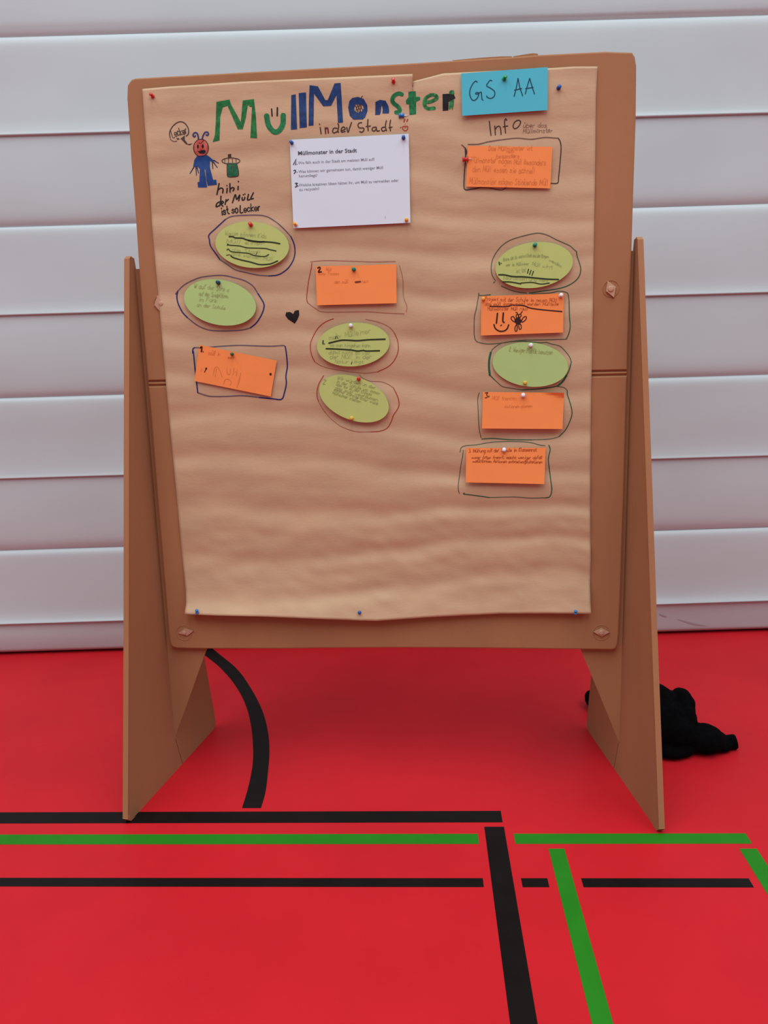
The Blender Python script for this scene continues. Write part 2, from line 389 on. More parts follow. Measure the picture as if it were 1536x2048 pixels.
extrude_outline('upper_panel', up, M['card']); extrude_outline('lower_panel', lo, M['card'])
# the fold between the panels: a rounded ridge lying in a shallow groove
mb = MB(); rings = []
for (xx, ya, yb_) in ((ly(left_edge, 767) + 1.5, yl0, yl1), (ly(right_edge, 746) - 1.5, yr0, yr1)):
    r = []
    for t, o in ((0, -.016), (0, -.006), (.22, -.0058), (.36, -.0022), (.5, -.0012), (.64, -.0022), (.78, -.0058), (1, -.006), (1, -.016)):
        r.append(B(xx, ya + (yb_ - ya) * t, o))
    rings.append(r)
mb.loft(rings); mb.build('fold_hinge', M['card'], pinboard, smooth=False)
# torn top layer
for pts, hh in (([(905, 121), (960, 117.2), (1000, 115), (1024, 113.6)], 2.2), ([(1026, 113.3), (1050, 111.2), (1066, 109.6), (1076, 109.2)], 3.2)):
    mb = MB(); rings = []
    for i, (x, y) in enumerate(pts):
        k = (0.2, 0.8, 1.0, 0.5)[i] * hh
        rings.append([B(x, y + 9, -.012), B(x, y + 9, -.006), B(x, y - k, -.006), B(x, y - k, -.012)])
    mb.loft(rings); mb.build('torn_layer', M['card'], pinboard)
# fasteners
def fastener(diam, riv, rr, ring_r=None, off=0.0):
    mb = MB(); cx = sum(p[0] for p in diam) / 4; cy = sum(p[1] for p in diam) / 4
    sm = [(cx + (x - cx) * .9, cy + (y - cy) * .9) for x, y in diam]
    mb.loft([[B(x, y, off - .003) for x, y in diam], [B(x, y, off + .004) for x, y in diam], [B(x, y, off + .0055) for x, y in sm]])
    o = mb.build('fastener', M['plastic'], pinboard); o['label'] = 'beige diamond shaped fastener plate'
    c = B(*riv, off + .0055); k = rr * (B(riv[0] + 1, riv[1]) - B(*riv)).length; mb = MB(); rings = []
    for r, h in ((1, -.002), (1, .0016), (.85, .0026), (.45, .0030), (.1, .0031)):
        rings.append([c + (EX * math.cos(a * math.pi / 10) + EZ * math.sin(a * math.pi / 10)) * k * r + EN * h for a in range(20)])
    mb.loft(rings); mb.build('rivet', M['plastic'], o, smooth=False)
    if ring_r:
        k = ring_r * (B(riv[0] + 1, riv[1]) - B(*riv)).length; mb = MB(); rings = []
        c = B(*riv, 0)
        for r, h in ((1.0, -.001), (.985, .0011), (.955, .0014), (.925, .0006), (.915, -.001)):
            rings.append([c + (EX * math.cos(a * math.pi / 20) + EZ * math.sin(a * math.pi / 20)) * k * r + EN * h for a in range(40)])
        mb.loft(rings, cap=False); mb.build('embossed_ring', M['card'], pinboard, smooth=True)
fastener([(1214.8, 561.6), (1232, 574.5), (1228.4, 596), (1211.8, 582.8)], (1221.8, 577.5), 5.8, 17)
fastener(K(1140, 1200, 130, (545, 755), (745, 665), (940, 770), (745, 870)), (1202.6, 1265), 5.2, 17)
fastener(K(300, 1180, 130, (665, 1030), (830, 905), (1035, 965), (885, 1085)), (368.5, 1265.5), 3.8, 16, -.001)
fastener([(308.5, 611), (315, 590), (327, 604), (320, 624)], (322, 607), 4.5, 15, -.001)

# feet: a tall folded triangle across the board, with a flap glued behind the board
def foot(front_px, back_px, out_sign, wing_px):
    A = on_floor(*front_px); Bk = on_floor(*back_px)
    dr = (Bk - A).normalized(); nn = Vector((dr.y, -dr.x, 0)) * out_sign   # nn points away from the board
    Lb = (Bk - A).length; sc = Lb * .515; H = 1.452; t = .0125
    Zv = Vector((0, 0, 1))
    grp = MB()
    P = lambda s, z, o=0: A + dr * s + Zv * z + nn * o
    prof_ = [(0.0, 0.016), (0.010, 0.003), (0.022, 0.0), (sc + .0272, 0.0), (sc - .0014, .094), (sc + .0014, .094), (sc + .0308, 0.0), (Lb - .02, 0.0), (Lb, .012), (Lb - .006, .05), (sc + .012, H - .004), (sc - .004, H), (sc - .014, H - .006)]
    grp.loft([[P(s, z, .0012) for s, z in prof_], [P(s, z, t) for s, z in prof_]])
    leg = grp.build('support_foot', M['card'], pinboard)
    # folded front edge strip
    mb = MB(); r = []
    for s, z in ((0.0, .0155), ((sc - .014) * .33, H * .33), ((sc - .014) * .66, H * .66), (sc - .0142, H - .006), (sc - .004, H + .0008)):
        r.append([P(s - .0022, z, -.0008), P(s - .0022, z, t + .0015), P(s + .0012, z - .0004, t + .0015), P(s + .0012, z - .0004, -.0008)])
    mb.loft(r); mb.build('folded_edge', M['card'], leg)
    mb = MB(); mb.loft([[P(-.003, .016, -.001), P(-.003, .016, t + .0015), P(.012, .0015, t + .0015), P(.012, .0015, -.001)], [P(.006, .022, -.001), P(.006, .022, t + .0015), P(.034, .0005, t + .0015), P(.034, .0005, -.001)]])
    mb.build('bent_corner', M['card'], leg)
    # flap
    Wo = P0 - EN * .0195
    c0 = P(sc, .094, 0); c1 = P(sc + .004, H - .03, 0)
    w = [on_plane(*q, Wo, EN) for q in wing_px]
    inn = -nn
    ptop = P(sc + .004, H - .03, 0) + inn * .10
    pl = [P(sc, .094, .004)] + [w[0], w[0] + (w[0] - w[1]).normalized() * .10, ptop, P(sc + .004, H - .03, .006), P(sc, .36, .010)]
    pr = lambda p, o: p - EN * ((p - P0).dot(EN) + .0195 + o)
    mb = MB(); mb.loft([[pr(p, 0) for p in pl], [pr(p, .006) for p in pl]])
    mb.build('glued_flap', M['card'], leg)
    return leg
foot((257, 1648), (433, 1453), 1 if False else -1, [(413, 1299), (352, 1476)])
foot((1317.5, 1668), (1172, 1457), 1, [(1161.5, 1299), (1236, 1483)])

# ---------------------------------------------------------------- brown paper sheet
pl_ = [(284.5, 178), (288, 230.6), (293, 296), (301, 390), (304, 450), (312, 541), (317.6, 599), (323.5, 670), (330.5, 751.6), (339, 845), (352, 980), (364, 1110), (371.5, 1180), (372, 1208), (369, 1228)]
pr_ = [(1195, 133), (1191.8, 199), (1191, 272), (1190, 350), (1188.5, 440), (1185.5, 627), (1184, 719), (1182, 797), (1181, 914), (1180.5, 1017), (1181.5, 1120), (1180, 1170), (1181, 1208), (1182.5, 1228)]
pt_ = [(284.5, 178), (340, 173), (404, 169), (480, 163.5), (560, 160), (700, 153.5), (825, 148), (895, 146.5), (960, 143), (1096, 136.5), (1150, 133), (1195, 133)]
pb_ = [(369, 1228), (430, 1231), (520, 1233), (640, 1238), (720, 1241), (752, 1242), (775, 1240.5), (860, 1234.5), (1000, 1227.5), (1100, 1227), (1182.5, 1228)]
TEAR_X, TEAR_T = 825.0, 0.035
def crease_lines(x, y):
    """long soft horizontal ripples of paper that was rolled up"""
    g = 0.0
    ph = y / 86.0 + 0.75 * noise.noise((x / 520.0, y / 330.0, 1.7)) + 0.18 * noise.noise((x / 150.0, y / 160.0, 9.1))
    A = 0.0010 + 0.0013 * min(1, max(0, (y - 250) / 750.0))
    A *= 0.65 + 0.7 * (0.5 + 0.5 * noise.noise((x / 330.0, y / 210.0, 5.5)))
    s_ = math.sin(2 * math.pi * ph); g += A * (s_ + 0.25 * math.sin(4 * math.pi * ph + 1.0))
    g += 0.0013 * noise.noise((x / 150.0, y / 34.0, 3.3)) + 0.00055 * noise.noise((x / 55.0, y / 16.0, 8.8))
    if y > 950:
        k = min(1, (y - 950) / 120.0)
        g += k * (0.0020 * noise.noise((x / 60.0 + y / 90.0, y / 42.0, 6.1)) + 0.0010 * noise.noise((x / 28.0 - y / 40.0, y / 24.0, 2.6)))
    return g
def disp(x, y, side=None):
    d = 0.0052 + crease_lines(x, y)
    if y > 1120: d += 0.030 * ((y - 1120) / 110.0) ** 2.2 * (0.8 + 0.25 * math.sin(x / 210.0))
    tl = (y - 150) / 1085.0
    if x <= TEAR_X and side != 'r' and tl < 0.031: d += 0.0065 * math.exp(-(TEAR_X - x) / 38.0) * (1 - max(0, tl) / 0.031)
    if x >= TEAR_X and side != 'l' and tl < 0.031: d -= 0.0028 * math.exp(-(x - TEAR_X) / 60.0) * (1 - max(0, tl) / 0.031)
    return max(d, 0.0012)
def on_paper(x, y, lift=0.0): return B(x, y, disp(x, y) + lift)
def lerp_poly(poly, t, axis):
    v = poly[0][axis] + (poly[-1][axis] - poly[0][axis]) * t
    for a, b in zip(poly, poly[1:]):
        if a[axis] <= v <= b[axis] + 1e-9:
            k = (v - a[axis]) / (b[axis] - a[axis]) if b[axis] != a[axis] else 0
            return (a[0] + (b[0] - a[0]) * k, a[1] + (b[1] - a[1]) * k)
    return poly[-1]
NS, NT = 170, 230
s_tear = (TEAR_X - 284.5) / (1195 - 284.5)
S_ = sorted([i / NS for i in range(NS + 1) if abs(i / NS - s_tear) > 0.3 / NS] + [s_tear]); jt = S_.index(s_tear)
T_ = sorted([i / NT for i in range(NT + 1)] + [TEAR_T])
def paper_px(s, t, side=None):
    tp, bt, lf, rt = lerp_poly(pt_, s, 0), lerp_poly(pb_, s, 0), lerp_poly(pl_, t, 1), lerp_poly(pr_, t, 1)
    c00, c10, c01, c11 = pt_[0], pt_[-1], pb_[0], pb_[-1]
    f = lambda i: (1 - t) * tp[i] + t * bt[i] + (1 - s) * lf[i] + s * rt[i] - ((1 - s) * (1 - t) * c00[i] + s * (1 - t) * c10[i] + (1 - s) * t * c01[i] + s * t * c11[i])
    x, y = f(0), f(1)
    if side == 'r' or (side is None and s > s_tear):
        dy = 15 * max(0, 1 - (x - TEAR_X) / 62.0)
        y += dy * max(0, 1 - t / TEAR_T)
    if side in ('l', 'r') and t < TEAR_T: x += noise.noise((0.0, t * 300, 0)) * 1.6
    return x, y
pv, pf, idx = [], [], {}
for it, t in enumerate(T_):
    for js, s in enumerate(S_):
        if js == jt and t < TEAR_T - 1e-9:
            for sd in 'lr':
                x, y = paper_px(s, t, sd); x0 = min(x, TEAR_X) if sd == 'l' else max(x, TEAR_X)
                idx[(it, js, sd)] = len(pv); pv.append(B(x, y, disp(TEAR_X, y, sd)))
        else:
            x, y = paper_px(s, t)
            k = len(pv); idx[(it, js, 'l')] = idx[(it, js, 'r')] = k; pv.append(B(x, y, disp(x, y)))
for it in range(len(T_) - 1):
    for js in range(len(S_) - 1):
        a, b = 'r', 'l'
        pf.append((idx[(it, js, a)], idx[(it + 1, js, a)], idx[(it + 1, js + 1, b)], idx[(it, js + 1, b)]))
paper = mesh_obj('kraft_paper', pv, pf, M['kraft'], smooth=True)
sol = paper.modifiers.new('thickness', 'SOLIDIFY'); sol.thickness = 0.0002; sol.offset = -1
tag(paper, 'large wrinkled brown kraft paper sheet with drawings pinned to the cardboard board', 'paper sheet')

def ip(lift=0.0005): return Ink(on_paper, lift)
T1 = lambda *p: K(420, 155, 300, *p)
T2 = lambda *p: K(680, 150, 250, *p)
# title letters
ip().fill(T1((65, 250), (200, 225), (215, 275), (315, 455), (335, 235), (450, 220), (470, 400), (482, 622), (413, 618), (430, 300), (408, 300), (388, 280), (365, 420), (335, 530), (285, 530), (180, 290), (130, 305), (105, 400), (97, 645), (27, 660), (50, 590), (60, 440))).build('letter', 'ink_green', paper, 'green letter M')
ip().stroke(T1((578, 388), (600, 490), (655, 555), (705, 545), (745, 480), (750, 382)), 10.6).build('letter', 'ink_green2', paper, 'green letter u with a smile')
ip().stroke(T1((630, 320), (636, 395)), 2.8).stroke(T1((690, 308), (688, 392)), 3.2).build('umlaut', 'ink_black', paper, 'black umlaut strokes')
ip().fill(T1((832, 180), (878, 172), (892, 530), (828, 535))).build('letter', 'ink_blue', paper, 'first blue letter l')
ip().fill(T1((908, 160), (983, 152), (992, 510), (918, 518))).build('letter', 'ink_blue', paper, 'second blue letter l')
ip().fill(T1((1020, 78), (1105, 90), (1180, 230), (1205, 232), (1275, 60), (1338, 55), (1350, 250), (1362, 460), (1310, 465), (1295, 180), (1240, 290), (1160, 295), (1065, 165), (1060, 490), (1010, 495), (1012, 250))).build('letter', 'ink_blue', paper, 'blue letter M')
ip().fill([T2((100, 400), (115, 320), (150, 282), (220, 268), (290, 292), (335, 370), (338, 440), (310, 520), (280, 545), (165, 548), (120, 500)), T2((175, 410), (190, 365), (240, 360), (285, 380), (290, 410), (270, 445), (220, 465), (180, 440))]).build('letter', 'ink_blue', paper, 'blue letter o with a hatched centre')
h_ = ip()
for a, b in (((195, 440), (215, 370)), ((215, 455), (240, 365)), ((240, 455), (262, 380)), ((190, 380), (225, 455)), ((215, 365), (255, 450)), ((245, 365), (275, 430)), ((258, 285), (276, 256))): h_.stroke(T2(a, b), 1.5)
h_.build('hatching', 'ink_brown', paper)
ip().fill(T2((435, 330), (490, 305), (560, 315), (595, 380), (605, 440), (600, 472), (520, 472), (525, 420), (515, 370), (505, 400), (500, 460), (490, 488), (432, 492))).build('letter', 'ink_blue', paper, 'blue letter n')
ip().stroke(T2((765, 240), (720, 228), (665, 255), (642, 310), (665, 352), (712, 388), (735, 430), (715, 458), (685, 458)), 8.3).build('letter', 'ink_green2', paper, 'green letter s')
ip().fill(T2((840, 205), (930, 198), (933, 268), (985, 268), (985, 305), (934, 330), (935, 480), (855, 492), (848, 360), (815, 358), (808, 315), (842, 270))).build('letter', 'ink_green2', paper, 'green letter t')
ip().stroke(T2((1042, 338), (1120, 325), (1190, 285), (1165, 248), (1100, 252), (1045, 300), (1040, 370), (1080, 412), (1160, 408)), 7.2).build('letter', 'ink_green3', paper, 'streaky green letter e')
ip().fill(T2((1260, 235), (1325, 230), (1400, 240), (1420, 285), (1335, 330), (1330, 435), (1262, 440))).build('letter', 'ink_black', paper, 'black letter r')
ip(.0007).fill(T2((1338, 228), (1345, 200), (1370, 185), (1400, 192), (1408, 232), (1370, 238))).fill(T2((1345, 325), (1402, 298), (1395, 380), (1382, 432), (1365, 395), (1350, 425), (1334, 415))).build('letter_patch', 'ink_green3', paper)
def letters(fn, groups, w, ma, lift=.0005, surf=None, parent=None, name='letter'):
    for g in groups:
        k = Ink(surf or on_paper, lift)
        for p in g: k.stroke(fn(*p), w)
        k.build(name, ma, parent or paper)
letters(T1, ((((1128, 510), (1138, 578)), ((1120, 476), (1125, 480))),
             (((1310, 472), (1318, 500), (1306, 558)), ((1302, 520), (1270, 518), (1255, 548), (1270, 568), (1305, 552), (1318, 560))),
             (((1345, 545), (1385, 528), (1368, 505), (1345, 525), (1347, 558), (1385, 552)),), (((1400, 510), (1413, 560), (1428, 520), (1450, 458)),)), 2.3, 'ink_brown')
letters(T2, ((((268, 585), (235, 590), (220, 620), (240, 650), (285, 650), (295, 672), (272, 703), (240, 695)),), (((343, 545), (340, 620), (347, 685)), ((320, 632), (375, 626))),
             (((445, 640), (405, 645), (395, 675), (420, 690), (445, 660)), ((445, 640), (455, 688), (485, 684))), (((570, 560), (558, 630), (572, 685)), ((560, 640), (520, 645), (510, 670), (530, 690), (565, 672))),
             (((622, 553), (612, 620), (620, 688)), ((600, 647), (640, 640)))), 2.3, 'ink_brown')
ip().stroke(T1((1180, 512), (1184, 575)), 2.6).stroke(T1((1181, 532), (1203, 515), (1212, 570)), 2.6).build('letter', 'ink_wine', paper, 'dark red letter n')
ip().stroke(T2((797, 545), (786, 575)), 2.8).stroke(T2((832, 545), (822, 570)), 2.8).stroke(T2((803, 598), (803, 606)), 1.2).stroke(T2((770, 635), (830, 632), (825, 672), (800, 686), (777, 670)), 1.9, closed=True).stroke(T2((792, 648), (812, 646)), 1.2).stroke(T2((740, 648), (752, 640)), 1.6).build('smiley', 'ink_red', paper, 'small red drawn face')
# info heading
T3 = lambda *p: K(910, 125, 220, *p)
letters(T3, ((((480, 820), (490, 920), (503, 1020)),), (((556, 885), (563, 1012)), ((562, 935), (590, 895), (625, 893), (640, 950), (643, 1005))), (((722, 810), (708, 782), (692, 830), (700, 920), (706, 985)), ((672, 897), (737, 885)))), 2.2, 'ink_grey')
ip().stroke(T3((880, 806), (832, 835), (811, 888), (830, 922), (870, 910), (905, 868), (915, 822)), 2.2, closed=True).build('letter', 'ink_grey', paper)
ip().text('über das', T3((950, 905))[0], T3((1290, 905))[0], 5, 1.0, seed=3).text('Müllmonster', T3((950, 985))[0], T3((1370, 975))[0], 5, 1.0, seed=4).build('pencil_note', 'ink_pencil', paper)
# drawn frames
def frame(strong, pale, cs, cp, ws=2.4, wp=2.2):
    if strong:
        for s in strong: ip(.0006).stroke(s, ws).build('drawn_outline', cs, paper)
    if pale:
        for s in pale: ip(.0005).stroke(s, wp).build('drawn_outline', cp, paper)
A1 = lambda *p: K(410, 430, 190, *p)
frame([A1((330, 70), (180, 210), (65, 320), (70, 400), (90, 500), (170, 620), (240, 720)), A1((1390, 350), (1440, 470), (1455, 600), (1430, 720), (1360, 840), (1270, 920), (1170, 970), (1030, 985))],
      [A1((330, 70), (420, 25), (600, 5), (940, 10), (1130, 100), (1270, 220), (1390, 350)), A1((240, 720), (360, 800), (490, 885), (640, 925), (850, 970), (1030, 985))], 'ink_navy', 'ink_navy_pale')
A2 = lambda *p: K(350, 540, 190, *p)
frame([A2((42, 345), (30, 430), (50, 540), (120, 680), (200, 770)), A2((1340, 380), (1430, 530), (1435, 620), (1390, 740), (1310, 860), (1220, 935))],
      [A2((10, 390), (45, 340), (150, 240), (300, 160), (460, 110), (750, 85), (960, 125), (1130, 175), (1260, 260), (1340, 380)), A2((1220, 935), (1080, 970), (850, 985), (620, 980), (480, 950), (340, 880), (200, 770))], 'ink_navy', 'ink_navy_pale', 2.6)
A3 = lambda *p: K(375, 680, 210, *p)
frame([A3((75, 190), (80, 130), (100, 112)), A3((85, 165), (95, 270), (110, 420), (130, 600), (150, 770)), A3((1430, 95), (1445, 190), (1460, 380), (1440, 520), (1445, 640), (1420, 760), (1375, 865), (1230, 858), (1050, 840))],
      [A3((100, 112), (300, 105), (500, 90), (750, 78), (1000, 85), (1230, 90), (1400, 80), (1430, 95)), A3((150, 770), (250, 805), (350, 825), (560, 825), (800, 815), (1050, 840))], 'ink_navy', 'ink_navy_pale', 2.6)
A4 = lambda *p: K(610, 510, 210, *p)
frame([A4((100, 120), (90, 200), (60, 340), (35, 500), (25, 640), (40, 700))],
      [A4((80, 100), (300, 80), (700, 90), (1000, 100), (1325, 95)), A4((1380, 150), (1430, 350), (1440, 600), (1490, 750), (1480, 830)), A4((40, 700), (150, 780), (250, 830), (500, 835), (900, 830), (1200, 850), (1450, 860))], 'ink_red', 'ink_red_pale', 1.6, 1.5)
A5 = lambda *p: K(620, 630, 190, *p)
frame([A5((380, 60), (270, 100), (170, 170), (90, 270), (20, 420), (5, 520), (30, 660), (80, 760)), A5((1090, 920), (1270, 830), (1370, 720), (1425, 580), (1420, 430), (1370, 300))],
      [A5((80, 760), (200, 830), (400, 880), (700, 925), (900, 940), (1090, 920)), A5((1370, 300), (1310, 220), (1200, 150), (1050, 100), (900, 70))], 'ink_red', 'ink_red_pale', 1.6, 1.4)
A6 = lambda *p: K(620, 740, 190, *p)
frame([A6((220, 90), (150, 210), (115, 330), (115, 430), (140, 510)), A6((980, 1000), (1120, 990), (1240, 945), (1310, 840), (1350, 730), (1410, 640), (1440, 560), (1420, 440), (1350, 290))],
      [A6((140, 510), (200, 620), (300, 750), (400, 840), (520, 920), (740, 995), (980, 1000)), A6((1350, 290), (1270, 235), (1150, 190), (980, 180), (850, 130), (800, 80))], 'ink_red', 'ink_red_pale', 1.7, 1.5)
A7 = lambda *p: K(970, 460, 200, *p)
frame([A7((1405, 330), (1415, 400), (1445, 490), (1470, 590), (1455, 690), (1390, 780), (1260, 860), (1100, 905), (900, 935), (680, 970))],
      [A7((160, 780), (110, 690), (95, 580), (115, 460), (170, 350), (260, 240), (380, 160), (520, 110), (720, 60), (830, 48), (960, 80), (1110, 155), (1290, 235), (1355, 285)), A7((1360, 292), (1405, 330)), A7((130, 810), (150, 795)), A7((250, 860), (400, 925), (520, 955), (640, 968))], 'ink_dkgreen', 'ink_dkgreen_pale', 1.9, 1.8)
A8 = lambda *p: K(940, 575, 210, *p)
frame([A8((1410, 755), (1450, 660), (1465, 560), (1455, 400), (1450, 200))],
      [A8((130, 80), (115, 180), (90, 320), (65, 430), (60, 600), (65, 710), (100, 790), (250, 825), (440, 815), (600, 790), (750, 772), (900, 768), (1100, 765), (1410, 755)), A8((1450, 200), (1430, 90), (1370, 60), (1280, 55), (1160, 80), (900, 97)), A8((130, 80), (145, 115), (300, 105))], 'ink_dkgreen', 'ink_dkgreen_pale', 1.9, 1.7)
A9 = lambda *p: K(965, 680, 185, *p)
ip(.0006).stroke(A9((138, 205), (113, 320), (108, 450), (122, 585)), 4.0).build('drawn_outline', 'ink_dkgreen', paper)
ip(.0006).stroke(A9((1260, 755), (1335, 685), (1395, 590)), 3.6).build('drawn_outline', 'ink_dkgreen', paper)
frame([A9((120, 580), (200, 660)), A9((650, 830), (900, 815), (1150, 785), (1260, 755)), A9((1395, 590), (1440, 500), (1475, 360))],
      [A9((200, 660), (330, 770), (480, 800), (650, 830)), A9((1475, 360), (1440, 270), (1360, 170), (1280, 100), (1140, 65), (1060, 40), (950, 45), (800, 30), (640, 20), (450, 30), (300, 60), (170, 150), (145, 200))], 'ink_dkgreen', 'ink_dkgreen_pale', 1.9, 1.6)
A10 = lambda *p: K(900, 680, 360, *p)
frame([A10((270, 845), (370, 840), (500, 850), (700, 852)), A10((930, 825), (990, 760), (1035, 660), (1040, 600), (1020, 520), (1003, 470), (1000, 430))],
      [A10((250, 450), (237, 500), (240, 600), (245, 720), (255, 790), (265, 835)), A10((700, 852), (850, 845), (930, 825)), A10((1000, 430), (970, 405), (900, 395))], 'ink_dkgreen', 'ink_dkgreen_pale', 1.9, 1.5)
A11 = lambda *p: K(915, 880, 195, *p)
frame([A11((1440, 80), (1460, 150), (1445, 220), (1432, 300), (1440, 400), (1455, 520), (1470, 640), (1485, 760), (1480, 830), (1450, 895), (1390, 910)), A11((500, 905), (250, 870), (90, 850), (110, 835))],
      [A11((40, 190), (60, 120), (130, 90), (300, 75), (500, 40), (700, 25), (950, 25), (1150, 40), (1300, 80), (1380, 88)), A11((1390, 910), (1150, 915), (900, 898), (500, 905)), A11((90, 160), (80, 260), (60, 360), (35, 540), (15, 680), (12, 780), (30, 840))], 'ink_dkgreen', 'ink_dkgreen_pale', 1.9, 1.5)
A12 = lambda *p: K(915, 270, 215, *p)
frame([A12((110, 185), (125, 240), (115, 300), (110, 400), (100, 520), (95, 600), (100, 770), (200, 775), (330, 750)), A12((1330, 690), (1430, 685), (1445, 600), (1465, 400), (1480, 200), (1470, 100), (1440, 45))],
      [A12((60, 140), (110, 185)), A12((330, 750), (450, 755), (560, 780), (640, 785), (700, 755), (850, 750), (920, 745)), A12((1440, 45), (1250, 35), (1050, 60), (850, 45), (650, 65), (450, 95), (300, 130), (150, 135))], 'ink_grey', 'ink_grey_pale', 2.1, 2.2)
ip(.0007).fill(A12((100, 180), (120, 185), (138, 230), (135, 260), (120, 300), (108, 290))).build('ink_mark', 'ink_grey', paper)
ip().fill(K(300, 400, 360, (1155, 985), (1162, 958), (1195, 955), (1222, 972), (1237, 945), (1270, 938), (1274, 980), (1258, 1020), (1235, 1055), (1175, 1015))).build('heart', 'ink_black', paper, 'black drawn heart')
# small monster doodle, bin and captions
D = lambda *p: K(325, 230, 210, *p)
ell = lambda cx, cy, rx, ry, n=22: [(cx + rx * math.cos(2 * math.pi * i / n), cy + ry * math.sin(2 * math.pi * i / n)) for i in range(n)]
ip(.0005).fill(D(*ell(563, 480, 108, 125))).build('monster_head', 'ink_monster', paper, 'red round doodle head')
ip(.0006).fill(D(*ell(630, 440, 24, 75))).fill(D(*ell(490, 470, 16, 65))).build('monster_cheek', 'ink_monster_pale', paper)
ip(.0007).stroke(D(*ell(563, 480, 110, 127)), 1.3, closed=True).stroke(D((530, 405), (560, 415), (600, 370)), 1.2).dot(*D((518, 462))[0], 2.0, 3.9).dot(*D((588, 458))[0], 2.2, 4.1).fill(D((503, 518), (530, 532), (575, 512), (628, 515), (632, 545), (605, 568), (540, 562))).build('monster_face', 'ink_black', paper)
ip(.0006).stroke(D((525, 352), (520, 305), (500, 262), (465, 262), (445, 295), (465, 322), (482, 300)), 3.0).stroke(D((580, 352), (595, 300), (622, 255), (660, 252), (672, 280), (655, 300), (635, 288)), 3.0).build('monster_antenna', 'ink_violet', paper)
ip(.0005).fill(D((505, 600), (650, 585), (700, 622), (755, 668), (735, 692), (695, 672), (695, 770), (740, 950), (785, 945), (797, 1020), (660, 1035), (640, 930), (625, 790), (615, 800), (640, 960), (652, 1060), (520, 1060), (512, 985), (540, 975), (545, 790), (500, 740), (480, 760), (448, 750), (465, 660))).build('monster_body', 'ink_monster_blue', paper, 'blue doodle body')
for hand in ((((462, 755), (402, 855)), ((488, 755), (496, 880)), ((500, 750), (528, 850))), (((728, 690), (736, 785)), ((745, 690), (800, 765)), ((750, 662), (820, 705)))):
    for a, b in hand: ip(.0007).stroke(D(a, b), 2.4, w_end=1.4).build('monster_finger', 'ink_bluepen', paper)
ip(.0005).stroke(D((110, 330), (105, 250), (150, 165), (220, 108), (285, 100), (345, 140), (380, 210), (376, 280), (345, 308)), 2.0).fill(D((263, 345), (325, 300), (325, 360), (370, 425), (440, 415), (400, 442), (340, 425), (290, 372))).text('Lecker', D((150, 330))[0], D((375, 262))[0], 9, 1.7, .5, 0).stroke(D((205, 345), (240, 340), (210, 355), (250, 352)), 1.3).build('speech_bubble', 'ink_grey', paper, 'speech bubble reading Lecker')
ip(.0005).stroke(D((110, 330), (125, 365), (170, 385), (210, 380)), 1.6).build('speech_bubble_tail', 'ink_grey_pale', paper)
ip(.0005).fill(D((948, 700), (1080, 700), (1112, 860), (1080, 898), (970, 903), (948, 870))).build('bin_body', 'ink_can', paper, 'green doodle bin')
ip(.0007).stroke(D((945, 705), (948, 870), (970, 903), (1080, 898), (1112, 860), (1085, 705)), 2.0).stroke(D((1012, 740), (1010, 850)), 1.2).stroke(D((1038, 740), (1038, 855)), 1.2).stroke(D(*ell(1000, 672, 132, 45)), 1.7, closed=True).stroke(D((910, 650), (912, 700)), 1.2).stroke(D((965, 640), (965, 700)), 1.2).stroke(D((1020, 640), (1025, 695)), 1.2).stroke(D((1072, 635), (1078, 690)), 1.2).fill(D((955, 575), (1005, 568), (1005, 630), (958, 635))).build('bin_outline', 'ink_grey', paper)
letters(D, ((((828, 1000), (812, 1080), (795, 1165)), ((808, 1100), (850, 1068), (884, 1082), (880, 1140))), (((946, 1070), (940, 1138)), ((940, 1030), (944, 1036))), (((985, 1000), (988, 1130)), ((988, 1085), (1025, 1060), (1048, 1075), (1030, 1110))), (((1106, 1042), (1104, 1095)), ((1108, 968), (1112, 978))),
            (((855, 1185), (850, 1260), (835, 1330)), ((835, 1268), (795, 1295), (785, 1342), (830, 1325))), (((865, 1300), (893, 1275), (872, 1258), (856, 1300), (885, 1335)),), (((930, 1235), (915, 1310)), ((920, 1275), (965, 1232))),
            (((1022, 1285), (1065, 1165), (1085, 1235), (1130, 1168), (1115, 1255)),), (((1165, 1205), (1166, 1245), (1195, 1238), (1205, 1200)), ((1180, 1163), (1183, 1170)), ((1204, 1153), (1207, 1160))), (((1258, 1158), (1242, 1240), (1280, 1235)),), (((1330, 1135), (1290, 1225), (1330, 1220)),)), 2.6, 'ink_black')
for wd, a, b in (('ist', (862, 1468), (985, 1440)), ('so', (1015, 1440), (1118, 1425)), ('Lecker', (1138, 1428), (1440, 1395))): ip(.0005).text(wd, *D(a, b), 8.5, 2.3, .4, .12, seed=8).build('word', 'ink_black', paper)

